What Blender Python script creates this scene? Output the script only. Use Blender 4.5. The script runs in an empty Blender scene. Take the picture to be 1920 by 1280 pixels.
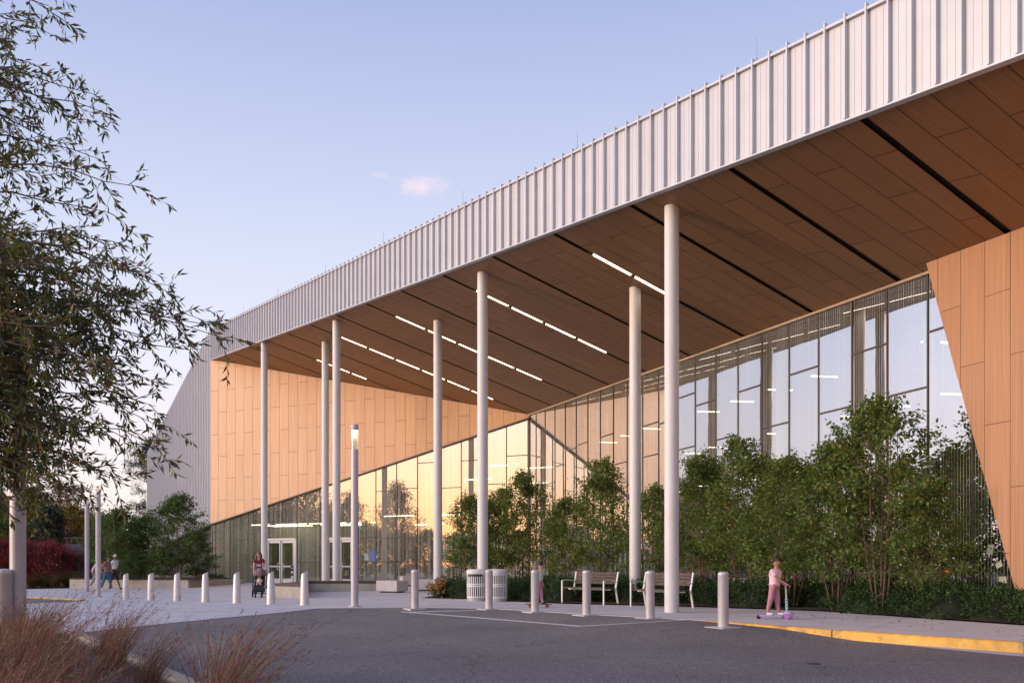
import bpy, bmesh, math, random
import numpy as np
from mathutils import Vector, Matrix, noise

# ------------------------------------------------------------------ camera, sky, sun, exposure
SC = bpy.context.scene
COL = SC.collection
R = math.radians
F = 1774.0          # focal length in photograph pixels (1920 wide)
HY = 1058.0         # horizon row of the level camera
EYE = 1.10

cam_d = bpy.data.cameras.new('camera')
cam = bpy.data.objects.new('camera', cam_d)
COL.objects.link(cam)
cam.location = (0, 0, EYE)
cam.rotation_euler = (R(90), 0, 0)
cam_d.sensor_width = 36.0
cam_d.lens = F / 1920 * 36
cam_d.shift_y = (HY - 640) / 1920
cam_d.clip_start = 0.1
cam_d.clip_end = 3000
SC.camera = cam

SC.view_settings.view_transform = 'Standard'
SC.view_settings.look = 'None'
SC.view_settings.exposure = 0.26
SC.view_settings.gamma = 1.0
SC.cycles.max_bounces = 8
SC.cycles.transparent_max_bounces = 24
SC.cycles.glossy_bounces = 4
SC.cycles.diffuse_bounces = 4
SC.cycles.sample_clamp_indirect = 6.0
SC.cycles.use_denoising = True

SUNAZ = Vector((-0.83, -0.56, 0)).normalized()     # towards the sunset glow
SUND = Vector((-math.cos(math.radians(12.3)), -math.sin(math.radians(12.3)), 0))      # towards the brightest part of the sky

def srgb(r, g, b):
    f = lambda c: (c / 255 / 12.92) if c / 255 <= 0.04045 else ((c / 255 + 0.055) / 1.055) ** 2.4
    return (f(r), f(g), f(b), 1)

world = bpy.data.worlds.new("World")
SC.world = world
world.use_nodes = True
wn, wl = world.node_tree.nodes, world.node_tree.links
wn.clear()
w_out = wn.new('ShaderNodeOutputWorld')
w_bg = wn.new('ShaderNodeBackground')
wl.new(w_bg.outputs[0], w_out.inputs[0])
tc = wn.new('ShaderNodeTexCoord')
sep = wn.new('ShaderNodeSeparateXYZ')
wl.new(tc.outputs['Generated'], sep.inputs[0])
def wramp(stops):
    r = wn.new('ShaderNodeValToRGB')
    e = r.color_ramp.elements
    while len(e) > 1: e.remove(e[0])
    e[0].position = stops[0][0]; e[0].color = stops[0][1]
    for p, c in stops[1:]:
        q = e.new(p); q.color = c
    wl.new(sep.outputs['Z'], r.inputs[0])
    return r
far = wramp([(0.0, srgb(246, 230, 218)), (0.05, srgb(244, 231, 224)), (0.11, srgb(241, 232, 235)), (0.2, srgb(225, 225, 240)),
             (0.34, srgb(198, 206, 232)), (0.52, srgb(160, 174, 214)), (0.8, srgb(128, 152, 205)), (1.0, srgb(110, 135, 192))])
sunset = wramp([(0.0, srgb(255, 168, 92)), (0.035, srgb(255, 188, 122)), (0.09, srgb(252, 203, 160)), (0.17, srgb(243, 213, 196)),
                (0.30, srgb(238, 228, 220)), (0.5, srgb(205, 212, 232)), (0.8, srgb(140, 162, 210)), (1.0, srgb(110, 135, 192))])
dot = wn.new('ShaderNodeVectorMath'); dot.operation = 'DOT_PRODUCT'
wl.new(tc.outputs['Generated'], dot.inputs[0]); dot.inputs[1].default_value = SUNAZ
mr = wn.new('ShaderNodeMapRange'); mr.interpolation_type = 'SMOOTHSTEP'
mr.inputs['From Min'].default_value = 0.35; mr.inputs['From Max'].default_value = 0.92
wl.new(dot.outputs['Value'], mr.inputs['Value'])
mx = wn.new('ShaderNodeMixRGB')
wl.new(mr.outputs[0], mx.inputs[0]); wl.new(far.outputs[0], mx.inputs[1]); wl.new(sunset.outputs[0], mx.inputs[2])
# the physical sky, low sun behind the camera to the left, adds its own gradient
sky = wn.new('ShaderNodeTexSky'); sky.sky_type = 'NISHITA'; sky.sun_disc = False
sky.sun_elevation = R(4); sky.sun_rotation = math.atan2(SUNAZ.x, SUNAZ.y)
sk = wn.new('ShaderNodeMixRGB'); sk.blend_type = 'MULTIPLY'; sk.inputs[0].default_value = 1
wl.new(sky.outputs[0], sk.inputs[1]); sk.inputs[2].default_value = (0.08, 0.08, 0.08, 1)
m2 = wn.new('ShaderNodeMixRGB'); m2.inputs[0].default_value = 0.03
gain = wn.new('ShaderNodeVectorMath'); gain.operation = 'MULTIPLY_ADD'     # the sunset side is brighter than the rest
gm = wn.new('ShaderNodeVectorMath'); gm.operation = 'SCALE'; gm.inputs[3].default_value = 1.5
wl.new(mx.outputs[0], gm.inputs[0]); cbn = wn.new('ShaderNodeCombineXYZ')
dot2 = wn.new('ShaderNodeVectorMath'); dot2.operation = 'DOT_PRODUCT'; wl.new(tc.outputs['Generated'], dot2.inputs[0]); dot2.inputs[1].default_value = Vector((-0.90, -0.43, 0))
mr2 = wn.new('ShaderNodeMapRange'); mr2.interpolation_type = 'SMOOTHSTEP'; mr2.inputs['From Min'].default_value = 0.3; mr2.inputs['From Max'].default_value = 0.95
wl.new(dot2.outputs['Value'], mr2.inputs['Value'])
for k in range(3): wl.new(mr2.outputs[0], cbn.inputs[k])
wl.new(gm.outputs[0], gain.inputs[0]); wl.new(cbn.outputs[0], gain.inputs[1]); wl.new(mx.outputs[0], gain.inputs[2])
wl.new(gain.outputs[0], m2.inputs[1]); wl.new(sk.outputs[0], m2.inputs[2])
# one small pink cloud and a fainter scrap beside it
def cloud(px, py, sx, sy, prev, amt, tint):
    c = Vector(((px - 960) / F, 1, (HY - py) / F)).normalized()
    sub = wn.new('ShaderNodeVectorMath'); sub.operation = 'SUBTRACT'
    nz = wn.new('ShaderNodeTexNoise'); nz.inputs['Scale'].default_value = 60; nz.inputs['Detail'].default_value = 8; nz.inputs['Roughness'].default_value = 0.65
    mp0 = wn.new('ShaderNodeMapping'); mp0.inputs['Scale'].default_value = (1, 1, 2.2)
    wl.new(tc.outputs['Generated'], mp0.inputs[0]); wl.new(mp0.outputs[0], nz.inputs['Vector'])
    wl.new(tc.outputs['Generated'], sub.inputs[0]); sub.inputs[1].default_value = c
    mp = wn.new('ShaderNodeMapping'); mp.inputs['Scale'].default_value = (1 / sx, 0.3, 1 / sy); mp.inputs['Rotation'].default_value = (0, R(-7), 0)
    wl.new(sub.outputs[0], mp.inputs[0])
    ln = wn.new('ShaderNodeVectorMath'); ln.operation = 'LENGTH'; wl.new(mp.outputs[0], ln.inputs[0])
    a = wn.new('ShaderNodeMath'); a.operation = 'MULTIPLY_ADD'; wl.new(nz.outputs['Fac'], a.inputs[0]); a.inputs[1].default_value = -2.4
    wl.new(ln.outputs['Value'], a.inputs[2])
    r = wn.new('ShaderNodeMapRange'); r.interpolation_type = 'SMOOTHSTEP'; wl.new(a.outputs[0], r.inputs['Value'])
    r.inputs['From Min'].default_value = 0.15; r.inputs['From Max'].default_value = -1.25
    r.inputs['To Min'].default_value = 0; r.inputs['To Max'].default_value = amt
    m = wn.new('ShaderNodeMixRGB'); wl.new(r.outputs[0], m.inputs[0]); wl.new(prev, m.inputs[1]); m.inputs[2].default_value = tint
    return m.outputs[0]
o = cloud(792, 350, 0.024, 0.0085, m2.outputs[0], 0.62, srgb(250, 222, 228))
o = cloud(712, 328, 0.008, 0.003, o, 0.28, srgb(240, 218, 228))
wl.new(o, w_bg.inputs[0])
w_bg.inputs[1].default_value = 1.0

sun_d = bpy.data.lights.new('sun', 'SUN')
sun_d.energy = 2.3; sun_d.angle = R(15); sun_d.color = (1.0, 0.75, 0.54)
sun = bpy.data.objects.new('sun', sun_d); COL.objects.link(sun)
sun.rotation_euler = (-(SUND + Vector((0, 0, math.tan(R(9)))))).to_track_quat('-Z', 'Y').to_euler()

# ------------------------------------------------------------------ ground shape and pixel helpers (design aids)
def sp(t, k=1.5): return math.log1p(math.exp(t / k)) * k if t / k < 30 else t
def g(x, y):
    return -0.018 * min(sp(-x - 5.5), 22) + 0.01 * min(sp(y - 36), 22)
def P(px, py, Y): return Vector(((px - 960) / F * Y, Y, EYE + (HY - py) / F * Y))
def G(px, py, dz=0.0):
    u, w = (px - 960) / F, (HY - py) / F
    Y = 20.0
    for _ in range(60):
        Y = 0.5 * Y + 0.5 * (g(u * Y, Y) + dz - EYE) / w
    return Vector((u * Y, Y, g(u * Y, Y) + dz))

# ------------------------------------------------------------------ object helpers
def link(o):
    COL.objects.link(o); return o
def empty(name, loc=(0, 0, 0), rz=0.0):
    o = bpy.data.objects.new(name, None); o.empty_display_size = 0.3
    o.location = loc; o.rotation_euler = (0, 0, rz); return link(o)
def tag(o, label=None, cat=None, group=None, kind=None):
    if label: o['label'] = label
    if cat: o['category'] = cat
    if group: o['group'] = group
    if kind: o['kind'] = kind
    return o
def thing(name, label, cat, loc=(0, 0, 0), rz=0.0, group=None):
    return tag(empty(name, loc, rz), label, cat, group)
def copy_tree(o, parent=None):
    c = o.copy(); COL.objects.link(c); c.parent = parent
    for ch in list(o.children): copy_tree(ch, c)
    return c

class MB:
    """collects simple shapes, then links them as one mesh object"""
    def __init__(s): s.v = []; s.f = []; s.uv = {}
    def add(s, vs, fs):
        n = len(s.v); s.v += [tuple(v) for v in vs]; s.f += [tuple(n + i for i in f) for f in fs]; return s
    def box(s, c, d, rz=0.0, mtx=None):
        vs = [Vector((x * d[0] / 2, y * d[1] / 2, z * d[2] / 2)) for x in (-1, 1) for y in (-1, 1) for z in (-1, 1)]
        m = mtx or (Matrix.Translation(c) @ Matrix.Rotation(rz, 4, 'Z'))
        return s.add([m @ v for v in vs], [(0, 1, 3, 2), (4, 6, 7, 5), (0, 4, 5, 1), (2, 3, 7, 6), (0, 2, 6, 4), (1, 5, 7, 3)])
    def bar(s, a, b, w, h, up=(0, 0, 1)):
        a, b = Vector(a), Vector(b); d = b - a
        z = d.normalized(); x = z.cross(Vector(up))
        if x.length < 1e-4: x = z.cross(Vector((0, 1, 0)))
        x.normalize(); y = z.cross(x)
        vs = [p + x * (i * w / 2) + y * (j * h / 2) for p in (a, b) for i, j in ((-1, -1), (1, -1), (1, 1), (-1, 1))]
        return s.add(vs, [(3, 2, 1, 0), (4, 5, 6, 7), (0, 1, 5, 4), (1, 2, 6, 5), (2, 3, 7, 6), (3, 0, 4, 7)])
    def tube(s, pts, rads, n=8, cap=True):
        pts = [Vector(p) for p in pts]; N0 = len(s.v)
        if not hasattr(rads, '__len__'): rads = [rads] * len(pts)
        for i, p in enumerate(pts):
            t = (pts[min(i + 1, len(pts) - 1)] - pts[max(i - 1, 0)])
            if t.length < 1e-6: t = Vector((0, 0, 1))
            t.normalize()
            a = t.cross(Vector((0.31, 0.95, 0.02)));
            if a.length < 0.05: a = t.cross(Vector((1, 0, 0)))
            a.normalize(); b = t.cross(a)
            for k in range(n):
                q = 2 * math.pi * k / n
                s.v.append(tuple(p + (a * math.cos(q) + b * math.sin(q)) * rads[i]))
        for i in range(len(pts) - 1):
            for k in range(n):
                s.f.append((N0 + i * n + k, N0 + i * n + (k + 1) % n, N0 + (i + 1) * n + (k + 1) % n, N0 + (i + 1) * n + k))
        if cap:
            s.f.append(tuple(N0 + k for k in range(n))[::-1]); s.f.append(tuple(N0 + (len(pts) - 1) * n + k for k in range(n)))
        return s
    def lathe(s, prof, n=24, c=(0, 0, 0), sx=1.0, sy=1.0):
        N0 = len(s.v)
        for r, z in prof:
            for k in range(n):
                q = 2 * math.pi * k / n
                s.v.append((c[0] + r * sx * math.cos(q), c[1] + r * sy * math.sin(q), c[2] + z))
        for i in range(len(prof) - 1):
            for k in range(n):
                s.f.append((N0 + i * n + k, N0 + i * n + (k + 1) % n, N0 + (i + 1) * n + (k + 1) % n, N0 + (i + 1) * n + k))
        s.f.append(tuple(N0 + k for k in range(n))[::-1]); s.f.append(tuple(N0 + (len(prof) - 1) * n + k for k in range(n)))
        return s
    def ball(s, c, r, n=14, m=9, sc=(1, 1, 1)):
        N0 = len(s.v)
        for i in range(m + 1):
            th = math.pi * i / m
            for k in range(n):
                q = 2 * math.pi * k / n
                s.v.append((c[0] + r * sc[0] * math.sin(th) * math.cos(q), c[1] + r * sc[1] * math.sin(th) * math.sin(q), c[2] + r * sc[2] * math.cos(th)))
        for i in range(m):
            for k in range(n):
                s.f.append((N0 + i * n + k, N0 + (i + 1) * n + k, N0 + (i + 1) * n + (k + 1) % n, N0 + i * n + (k + 1) % n))
        return s
    def prism(s, poly, z0, z1):
        n = len(poly); N0 = len(s.v)
        s.v += [(x, y, z0) for x, y in poly] + [(x, y, z1) for x, y in poly]
        s.f.append(tuple(range(N0 + n - 1, N0 - 1, -1))); s.f.append(tuple(range(N0 + n, N0 + 2 * n)))
        for k in range(n):
            s.f.append((N0 + k, N0 + (k + 1) % n, N0 + n + (k + 1) % n, N0 + n + k))
        return s
    def build(s, name, mat, parent=None, smooth=False, bevel=0.0, sub=0):
        me = bpy.data.meshes.new(name); me.from_pydata(s.v, [], s.f)
        bm = bmesh.new(); bm.from_mesh(me); bmesh.ops.remove_doubles(bm, verts=bm.verts, dist=1e-6)
        bmesh.ops.recalc_face_normals(bm, faces=bm.faces); bm.to_mesh(me); bm.free()
        if mat: me.materials.append(mat)
        if smooth:
            me.polygons.foreach_set('use_smooth', [True] * len(me.polygons))
            try: me.set_sharp_from_angle(angle=R(38))
            except Exception: pass
        o = link(bpy.data.objects.new(name, me)); o.parent = parent
        if bevel:
            b = o.modifiers.new('bevel', 'BEVEL'); b.width = bevel; b.segments = 2; b.limit_method = 'ANGLE'; b.angle_limit = R(35)
        if sub:
            m = o.modifiers.new('sub', 'SUBSURF'); m.levels = m.render_levels = sub
        return o

def np_mesh(name, co, faces, mat, parent=None, smooth=False, uv=None):
    """co (N,3) array, faces (M,4) or (M,3) array"""
    me = bpy.data.meshes.new(name)
    co = np.asarray(co, dtype=np.float32); faces = np.asarray(faces, dtype=np.int32)
    M, k = faces.shape
    me.vertices.add(len(co)); me.vertices.foreach_set('co', co.ravel())
    me.loops.add(M * k); me.loops.foreach_set('vertex_index', faces.ravel())
    me.polygons.add(M)
    me.polygons.foreach_set('loop_start', np.arange(0, M * k, k, dtype=np.int32))
    me.polygons.foreach_set('loop_total', np.full(M, k, dtype=np.int32))
    if smooth: me.polygons.foreach_set('use_smooth', [True] * M)
    if mat: me.materials.append(mat)
    me.update(calc_edges=True)
    o = link(bpy.data.objects.new(name, me)); o.parent = parent
    return o

# ------------------------------------------------------------------ materials
MAT = {}
def new_mat(name):
    m = bpy.data.materials.new(name); m.use_nodes = True
    m.node_tree.nodes.clear(); MAT[name] = m
    return m, m.node_tree.nodes, m.node_tree.links
def ramp_node(n, stops):
    r = n.new('ShaderNodeValToRGB'); e = r.color_ramp.elements
    while len(e) > 1: e.remove(e[0])
    e[0].position = stops[0][0]; e[0].color = (*stops[0][1][:3], 1)
    for p, c in stops[1:]:
        q = e.new(p); q.color = (*c[:3], 1)
    return r
def surf(name, col, rough=0.6, metal=0.0, var=0.15, scale=6.0, bump=0.0, bscale=60.0, coords='Object', spec=0.5, emis=None, estr=0.0):
    """principled surface with noise-driven colour variation and bump"""
    m, n, l = new_mat(name)
    out = n.new('ShaderNodeOutputMaterial'); b = n.new('ShaderNodeBsdfPrincipled'); l.new(b.outputs[0], out.inputs[0])
    t = n.new('ShaderNodeTexCoord')
    nz = n.new('ShaderNodeTexNoise'); nz.inputs['Scale'].default_value = scale; nz.inputs['Detail'].default_value = 6; nz.inputs['Roughness'].default_value = 0.62
    l.new(t.outputs[coords], nz.inputs['Vector'])
    lo = tuple(c * (1 - var) for c in col[:3]); hi = tuple(min(1, c * (1 + var)) for c in col[:3])
    r = ramp_node(n, [(0.3, lo), (0.7, hi)]); l.new(nz.outputs['Fac'], r.inputs[0]); l.new(r.outputs[0], b.inputs['Base Color'])
    b.inputs['Roughness'].default_value = rough; b.inputs['Metallic'].default_value = metal
    b.inputs['Specular IOR Level'].default_value = spec
    if bump:
        n2 = n.new('ShaderNodeTexNoise'); n2.inputs['Scale'].default_value = bscale; n2.inputs['Detail'].default_value = 4
        l.new(t.outputs[coords], n2.inputs['Vector'])
        bp = n.new('ShaderNodeBump'); bp.inputs['Strength'].default_value = bump; bp.inputs['Distance'].default_value = 0.01
        l.new(n2.outputs['Fac'], bp.inputs['Height']); l.new(bp.outputs[0], b.inputs['Normal'])
    if emis:
        b.inputs['Emission Color'].default_value = (*emis[:3], 1); b.inputs['Emission Strength'].default_value = estr
    return m
def glow(name, col, s):
    m, n, l = new_mat(name); out = n.new('ShaderNodeOutputMaterial'); e = n.new('ShaderNodeEmission')
    e.inputs[0].default_value = (*col[:3], 1); e.inputs[1].default_value = s; l.new(e.outputs[0], out.inputs[0]); return m
def leafmat(name, cols, trans=0.35, rough=0.55):
    m, n, l = new_mat(name); out = n.new('ShaderNodeOutputMaterial')
    ge = n.new('ShaderNodeNewGeometry')
    r = ramp_node(n, [(i / max(1, len(cols) - 1), c) for i, c in enumerate(cols)]); l.new(ge.outputs['Random Per Island'], r.inputs[0])
    b = n.new('ShaderNodeBsdfPrincipled'); b.inputs['Roughness'].default_value = rough; l.new(r.outputs[0], b.inputs['Base Color'])
    b.inputs['Specular IOR Level'].default_value = 0.35
    tr = n.new('ShaderNodeBsdfTranslucent')
    hs = n.new('ShaderNodeMixRGB'); hs.blend_type = 'MULTIPLY'; hs.inputs[0].default_value = 1; hs.inputs[2].default_value = (1.3, 1.4, 0.6, 1)
    l.new(r.outputs[0], hs.inputs[1]); l.new(hs.outputs[0], tr.inputs[0])
    mx = n.new('ShaderNodeMixShader'); mx.inputs[0].default_value = trans
    l.new(b.outputs[0], mx.inputs[1]); l.new(tr.outputs[0], mx.inputs[2]); l.new(mx.outputs[0], out.inputs[0])
    return m
def panelmat(name, c1, c2, joint, L=2.66, W=0.66, grain=1.0, shift=(0, 0)):
    """wood-faced panels: UV in metres, u across the panels, v along them"""
    m, n, l = new_mat(name)
    out = n.new('ShaderNodeOutputMaterial'); b = n.new('ShaderNodeBsdfPrincipled'); l.new(b.outputs[0], out.inputs[0])
    uv = n.new('ShaderNodeUVMap'); uv.uv_map = 'uv'
    se = n.new('ShaderNodeSeparateXYZ'); l.new(uv.outputs[0], se.inputs[0])
    cb = n.new('ShaderNodeCombineXYZ'); l.new(se.outputs['Y'], cb.inputs['X']); l.new(se.outputs['X'], cb.inputs['Y'])
    mp = n.new('ShaderNodeMapping'); mp.inputs['Location'].default_value = (shift[1], shift[0], 0); l.new(cb.outputs[0], mp.inputs[0])
    br = n.new('ShaderNodeTexBrick'); l.new(mp.outputs[0], br.inputs['Vector'])
    br.offset = 0.5; br.offset_frequency = 2; br.squash = 1
    br.inputs['Scale'].default_value = 1; br.inputs['Brick Width'].default_value = L; br.inputs['Row Height'].default_value = W
    br.inputs['Mortar Size'].default_value = 0.011; br.inputs['Mortar Smooth'].default_value = 0.0; br.inputs['Bias'].default_value = 0.0
    br.inputs['Color1'].default_value = (*c1, 1); br.inputs['Color2'].default_value = (*c2, 1); br.inputs['Mortar'].default_value = (*joint, 1)
    # fine straight grain along each panel
    mg = n.new('ShaderNodeMapping'); mg.inputs['Scale'].default_value = (0.35, 26, 1); l.new(mp.outputs[0], mg.inputs[0])
    ng = n.new('ShaderNodeTexNoise'); ng.inputs['Scale'].default_value = 1; ng.inputs['Detail'].default_value = 5; l.new(mg.outputs[0], ng.inputs['Vector'])
    gr = ramp_node(n, [(0.3, (0.80, 0.78, 0.75)), (0.7, (1.10, 1.12, 1.14))]); l.new(ng.outputs['Fac'], gr.inputs[0])
    mu = n.new('ShaderNodeMixRGB'); mu.blend_type = 'MULTIPLY'; mu.inputs[0].default_value = grain
    l.new(br.outputs['Color'], mu.inputs[1]); l.new(gr.outputs[0], mu.inputs[2])
    l.new(mu.outputs[0], b.inputs['Base Color'])
    b.inputs['Roughness'].default_value = 0.48
    b.inputs['Specular IOR Level'].default_value = 0.35
    bp = n.new('ShaderNodeBump'); bp.invert = True; bp.inputs['Strength'].default_value = 0.5; bp.inputs['Distance'].default_value = 0.01
    l.new(br.outputs['Fac'], bp.inputs['Height']); l.new(bp.outputs[0], b.inputs['Normal'])
    return m
def glassmat(name, refl, tint, frit=0.14, pitch=0.085, gtint=(0.97, 0.97, 0.97)):
    m, n, l = new_mat(name)
    out = n.new('ShaderNodeOutputMaterial')
    tr = n.new('ShaderNodeBsdfTransparent'); tr.inputs[0].default_value = (*tint, 1)
    gl = n.new('ShaderNodeBsdfGlossy'); gl.inputs['Roughness'].default_value = 0.0; gl.inputs[0].default_value = (*gtint, 1)
    fr = n.new('ShaderNodeFresnel'); fr.inputs[0].default_value = 1.5
    ma = n.new('ShaderNodeMath'); ma.operation = 'MULTIPLY_ADD'; ma.use_clamp = True
    l.new(fr.outputs[0], ma.inputs[0]); ma.inputs[1].default_value = 1.2; ma.inputs[2].default_value = refl
    m1 = n.new('ShaderNodeMixShader'); l.new(ma.outputs[0], m1.inputs[0]); l.new(tr.outputs[0], m1.inputs[1]); l.new(gl.outputs[0], m1.inputs[2])
    # slight ripple so that each lite mirrors a little differently
    uv = n.new('ShaderNodeUVMap'); uv.uv_map = 'uv'
    nz = n.new('ShaderNodeTexNoise'); nz.inputs['Scale'].default_value = 0.45; nz.inputs['Detail'].default_value = 1.5; l.new(uv.outputs[0], nz.inputs['Vector'])
    bp = n.new('ShaderNodeBump'); bp.inputs['Strength'].default_value = 0.03; bp.inputs['Distance'].default_value = 0.12
    l.new(nz.outputs['Fac'], bp.inputs['Height']); l.new(bp.outputs[0], gl.inputs['Normal'])
    # white frit lines
    se = n.new('ShaderNodeSeparateXYZ'); l.new(uv.outputs[0], se.inputs[0])
    dv = n.new('ShaderNodeMath'); dv.operation = 'DIVIDE'; l.new(se.outputs['X'], dv.inputs[0]); dv.inputs[1].default_value = pitch
    fc = n.new('ShaderNodeMath'); fc.operation = 'FRACT'; l.new(dv.outputs[0], fc.inputs[0])
    fl = n.new('ShaderNodeMath'); fl.operation = 'FLOOR'; l.new(dv.outputs[0], fl.inputs[0])
    wn_ = n.new('ShaderNodeTexWhiteNoise'); wn_.noise_dimensions = '1D'; l.new(fl.outputs[0], wn_.inputs['W'])
    th = n.new('ShaderNodeMath'); th.operation = 'MULTIPLY_ADD'; l.new(wn_.outputs['Value'], th.inputs[0]); th.inputs[1].default_value = frit * 0.9; th.inputs[2].default_value = frit * 0.5
    lt = n.new('ShaderNodeMath'); lt.operation = 'LESS_THAN'; l.new(fc.outputs[0], lt.inputs[0]); l.new(th.outputs[0], lt.inputs[1])
    df = n.new('ShaderNodeBsdfDiffuse'); df.inputs[0].default_value = (0.74, 0.74, 0.66, 1)
    m3 = n.new('ShaderNodeMixShader'); l.new(lt.outputs[0], m3.inputs[0]); l.new(m1.outputs[0], m3.inputs[1]); l.new(df.outputs[0], m3.inputs[2])
    l.new(m3.outputs[0], out.inputs[0])
    return m

surf('fascia_metal', (0.50, 0.51, 0.555), rough=0.42, metal=0.1, var=0.05, scale=1.2)
surf('fascia_dark', (0.42, 0.41, 0.44), rough=0.5, metal=0.3, var=0.06)
surf('column_paint', (0.60, 0.59, 0.605), rough=0.5, var=0.05, scale=2.0, bump=0.05, bscale=8)
surf('pole_paint', (0.46, 0.44, 0.48), rough=0.5, metal=0.25, var=0.06, scale=3)
surf('bollard_paint', (0.50, 0.48, 0.51), rough=0.45, metal=0.2, var=0.07, scale=5)
surf('brushed_steel', (0.60, 0.58, 0.60), rough=0.45, metal=0.5, var=0.06, scale=9)
surf('white_metal', (0.66, 0.65, 0.66), rough=0.4, var=0.05)
surf('mullion', (0.09, 0.072, 0.072), rough=0.5, var=0.1)
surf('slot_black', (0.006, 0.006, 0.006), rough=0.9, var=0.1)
surf('black_plastic', (0.015, 0.015, 0.017), rough=0.5, var=0.2)
surf('rubber', (0.02, 0.02, 0.02), rough=0.8, var=0.2)
surf('interior_wall', (0.42, 0.42, 0.32), rough=0.8, var=0.08, scale=0.6)
surf('interior_pale', (0.68, 0.69, 0.52), rough=0.8, var=0.06, scale=0.6)
surf('interior_floor', (0.20, 0.20, 0.17), rough=0.5, var=0.1)
surf('interior_dark', (0.03, 0.032, 0.034), rough=0.6, var=0.2)
surf('interior_wood', (0.32, 0.17, 0.09), rough=0.6, var=0.2)
surf('concrete_wall', (0.40, 0.355, 0.30), rough=0.85, var=0.14, scale=2.5, bump=0.25, bscale=35)
surf('concrete_pale', (0.50, 0.46, 0.46), rough=0.85, var=0.1, scale=4, bump=0.2, bscale=35)
surf('bench_wood', (0.075, 0.045, 0.042), rough=0.65, var=0.3, scale=14)
surf('mulch', (0.06, 0.033, 0.024), rough=0.95, var=0.5, scale=30, bump=1.0, bscale=55)
surf('bark', (0.07, 0.055, 0.045), rough=0.9, var=0.35, scale=25, bump=0.6, bscale=40)
surf('birch_bark', (0.12, 0.07, 0.05), rough=0.8, var=0.4, scale=22, bump=0.5, bscale=45)
surf('pale_stem', (0.16, 0.14, 0.10), rough=0.8, var=0.3, scale=22)
surf('wood_kerb', (0.42, 0.33, 0.25), rough=0.85, var=0.2, scale=6, bump=0.3, bscale=40)
surf('grass_field', (0.05, 0.065, 0.025), rough=0.95, var=0.4, scale=3, bump=0.5, bscale=20)
surf('grey_wall', (0.09, 0.09, 0.11), rough=0.9, var=0.1)
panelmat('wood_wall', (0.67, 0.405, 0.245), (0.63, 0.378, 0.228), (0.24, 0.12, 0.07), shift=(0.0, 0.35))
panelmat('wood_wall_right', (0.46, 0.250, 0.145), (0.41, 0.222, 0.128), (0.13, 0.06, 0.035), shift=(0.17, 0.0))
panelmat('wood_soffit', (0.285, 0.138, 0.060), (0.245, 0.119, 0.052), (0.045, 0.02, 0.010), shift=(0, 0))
glassmat('glass_left', 0.50, (0.74, 0.76, 0.64), frit=0.17)
glassmat('glass_right', 0.50, (0.62, 0.66, 0.56), frit=0.07, gtint=(0.88, 0.91, 0.98))
glassmat('glass_door', 0.10, (0.72, 0.75, 0.62), frit=0.0)
glow('light_strip', (1.0, 0.86, 0.62), 7.0)
glow('interior_strip', (1.0, 0.90, 0.68), 7.0)
glow('lamp_glow', (1.0, 0.84, 0.58), 9.0)
glow('screen_blue', (0.05, 0.16, 0.85), 0.9)
glow('screen_pale', (0.5, 0.7, 0.9), 0.9)
glow('exit_red', (1.0, 0.08, 0.03), 2.5)
leafmat('oak_leaf', [(0.060, 0.080, 0.028), (0.095, 0.120, 0.040), (0.125, 0.150, 0.052), (0.15, 0.15, 0.06), (0.22, 0.095, 0.055), (0.060, 0.075, 0.028), (0.10, 0.12, 0.045)], trans=0.28)
leafmat('birch_leaf', [(0.070, 0.125, 0.030), (0.105, 0.175, 0.042), (0.16, 0.24, 0.065), (0.085, 0.15, 0.036), (0.21, 0.24, 0.065), (0.036, 0.075, 0.022), (0.24, 0.17, 0.05)], trans=0.38)
leafmat('shrub_leaf', [(0.032, 0.065, 0.016), (0.058, 0.105, 0.024), (0.090, 0.14, 0.032), (0.13, 0.175, 0.038)], trans=0.33)
leafmat('hedge_leaf', [(0.014, 0.036, 0.011), (0.032, 0.070, 0.018), (0.065, 0.11, 0.028)], trans=0.2)
leafmat('evergreen_leaf', [(0.008, 0.014, 0.012), (0.014, 0.022, 0.017), (0.022, 0.032, 0.022)], trans=0.1)
leafmat('red_leaf', [(0.10, 0.008, 0.016), (0.17, 0.014, 0.024), (0.23, 0.026, 0.030), (0.06, 0.012, 0.014)], trans=0.3)
leafmat('yellow_leaf', [(0.26, 0.15, 0.02), (0.34, 0.20, 0.025), (0.18, 0.13, 0.025), (0.12, 0.10, 0.02)], trans=0.35)
leafmat('russet_leaf', [(0.13, 0.06, 0.045), (0.18, 0.085, 0.06), (0.10, 0.05, 0.04)], trans=0.3)
leafmat('orange_petal', [(0.42, 0.18, 0.07), (0.50, 0.26, 0.11), (0.07, 0.10, 0.03)], trans=0.3)
leafmat('pine_needle', [(0.020, 0.035, 0.022), (0.035, 0.050, 0.030), (0.05, 0.055, 0.035)], trans=0.15)
leafmat('red_grass', [(0.13, 0.055, 0.060), (0.22, 0.085, 0.090), (0.09, 0.034, 0.045), (0.40, 0.25, 0.21), (0.11, 0.09, 0.05), (0.17, 0.050, 0.075), (0.26, 0.085, 0.065), (0.30, 0.22, 0.14), (0.12, 0.12, 0.06)], trans=0.25, rough=0.7)
leafmat('tawny_grass', [(0.10, 0.075, 0.035), (0.075, 0.065, 0.025), (0.14, 0.09, 0.05), (0.07, 0.075, 0.03)], trans=0.3, rough=0.7)

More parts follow.
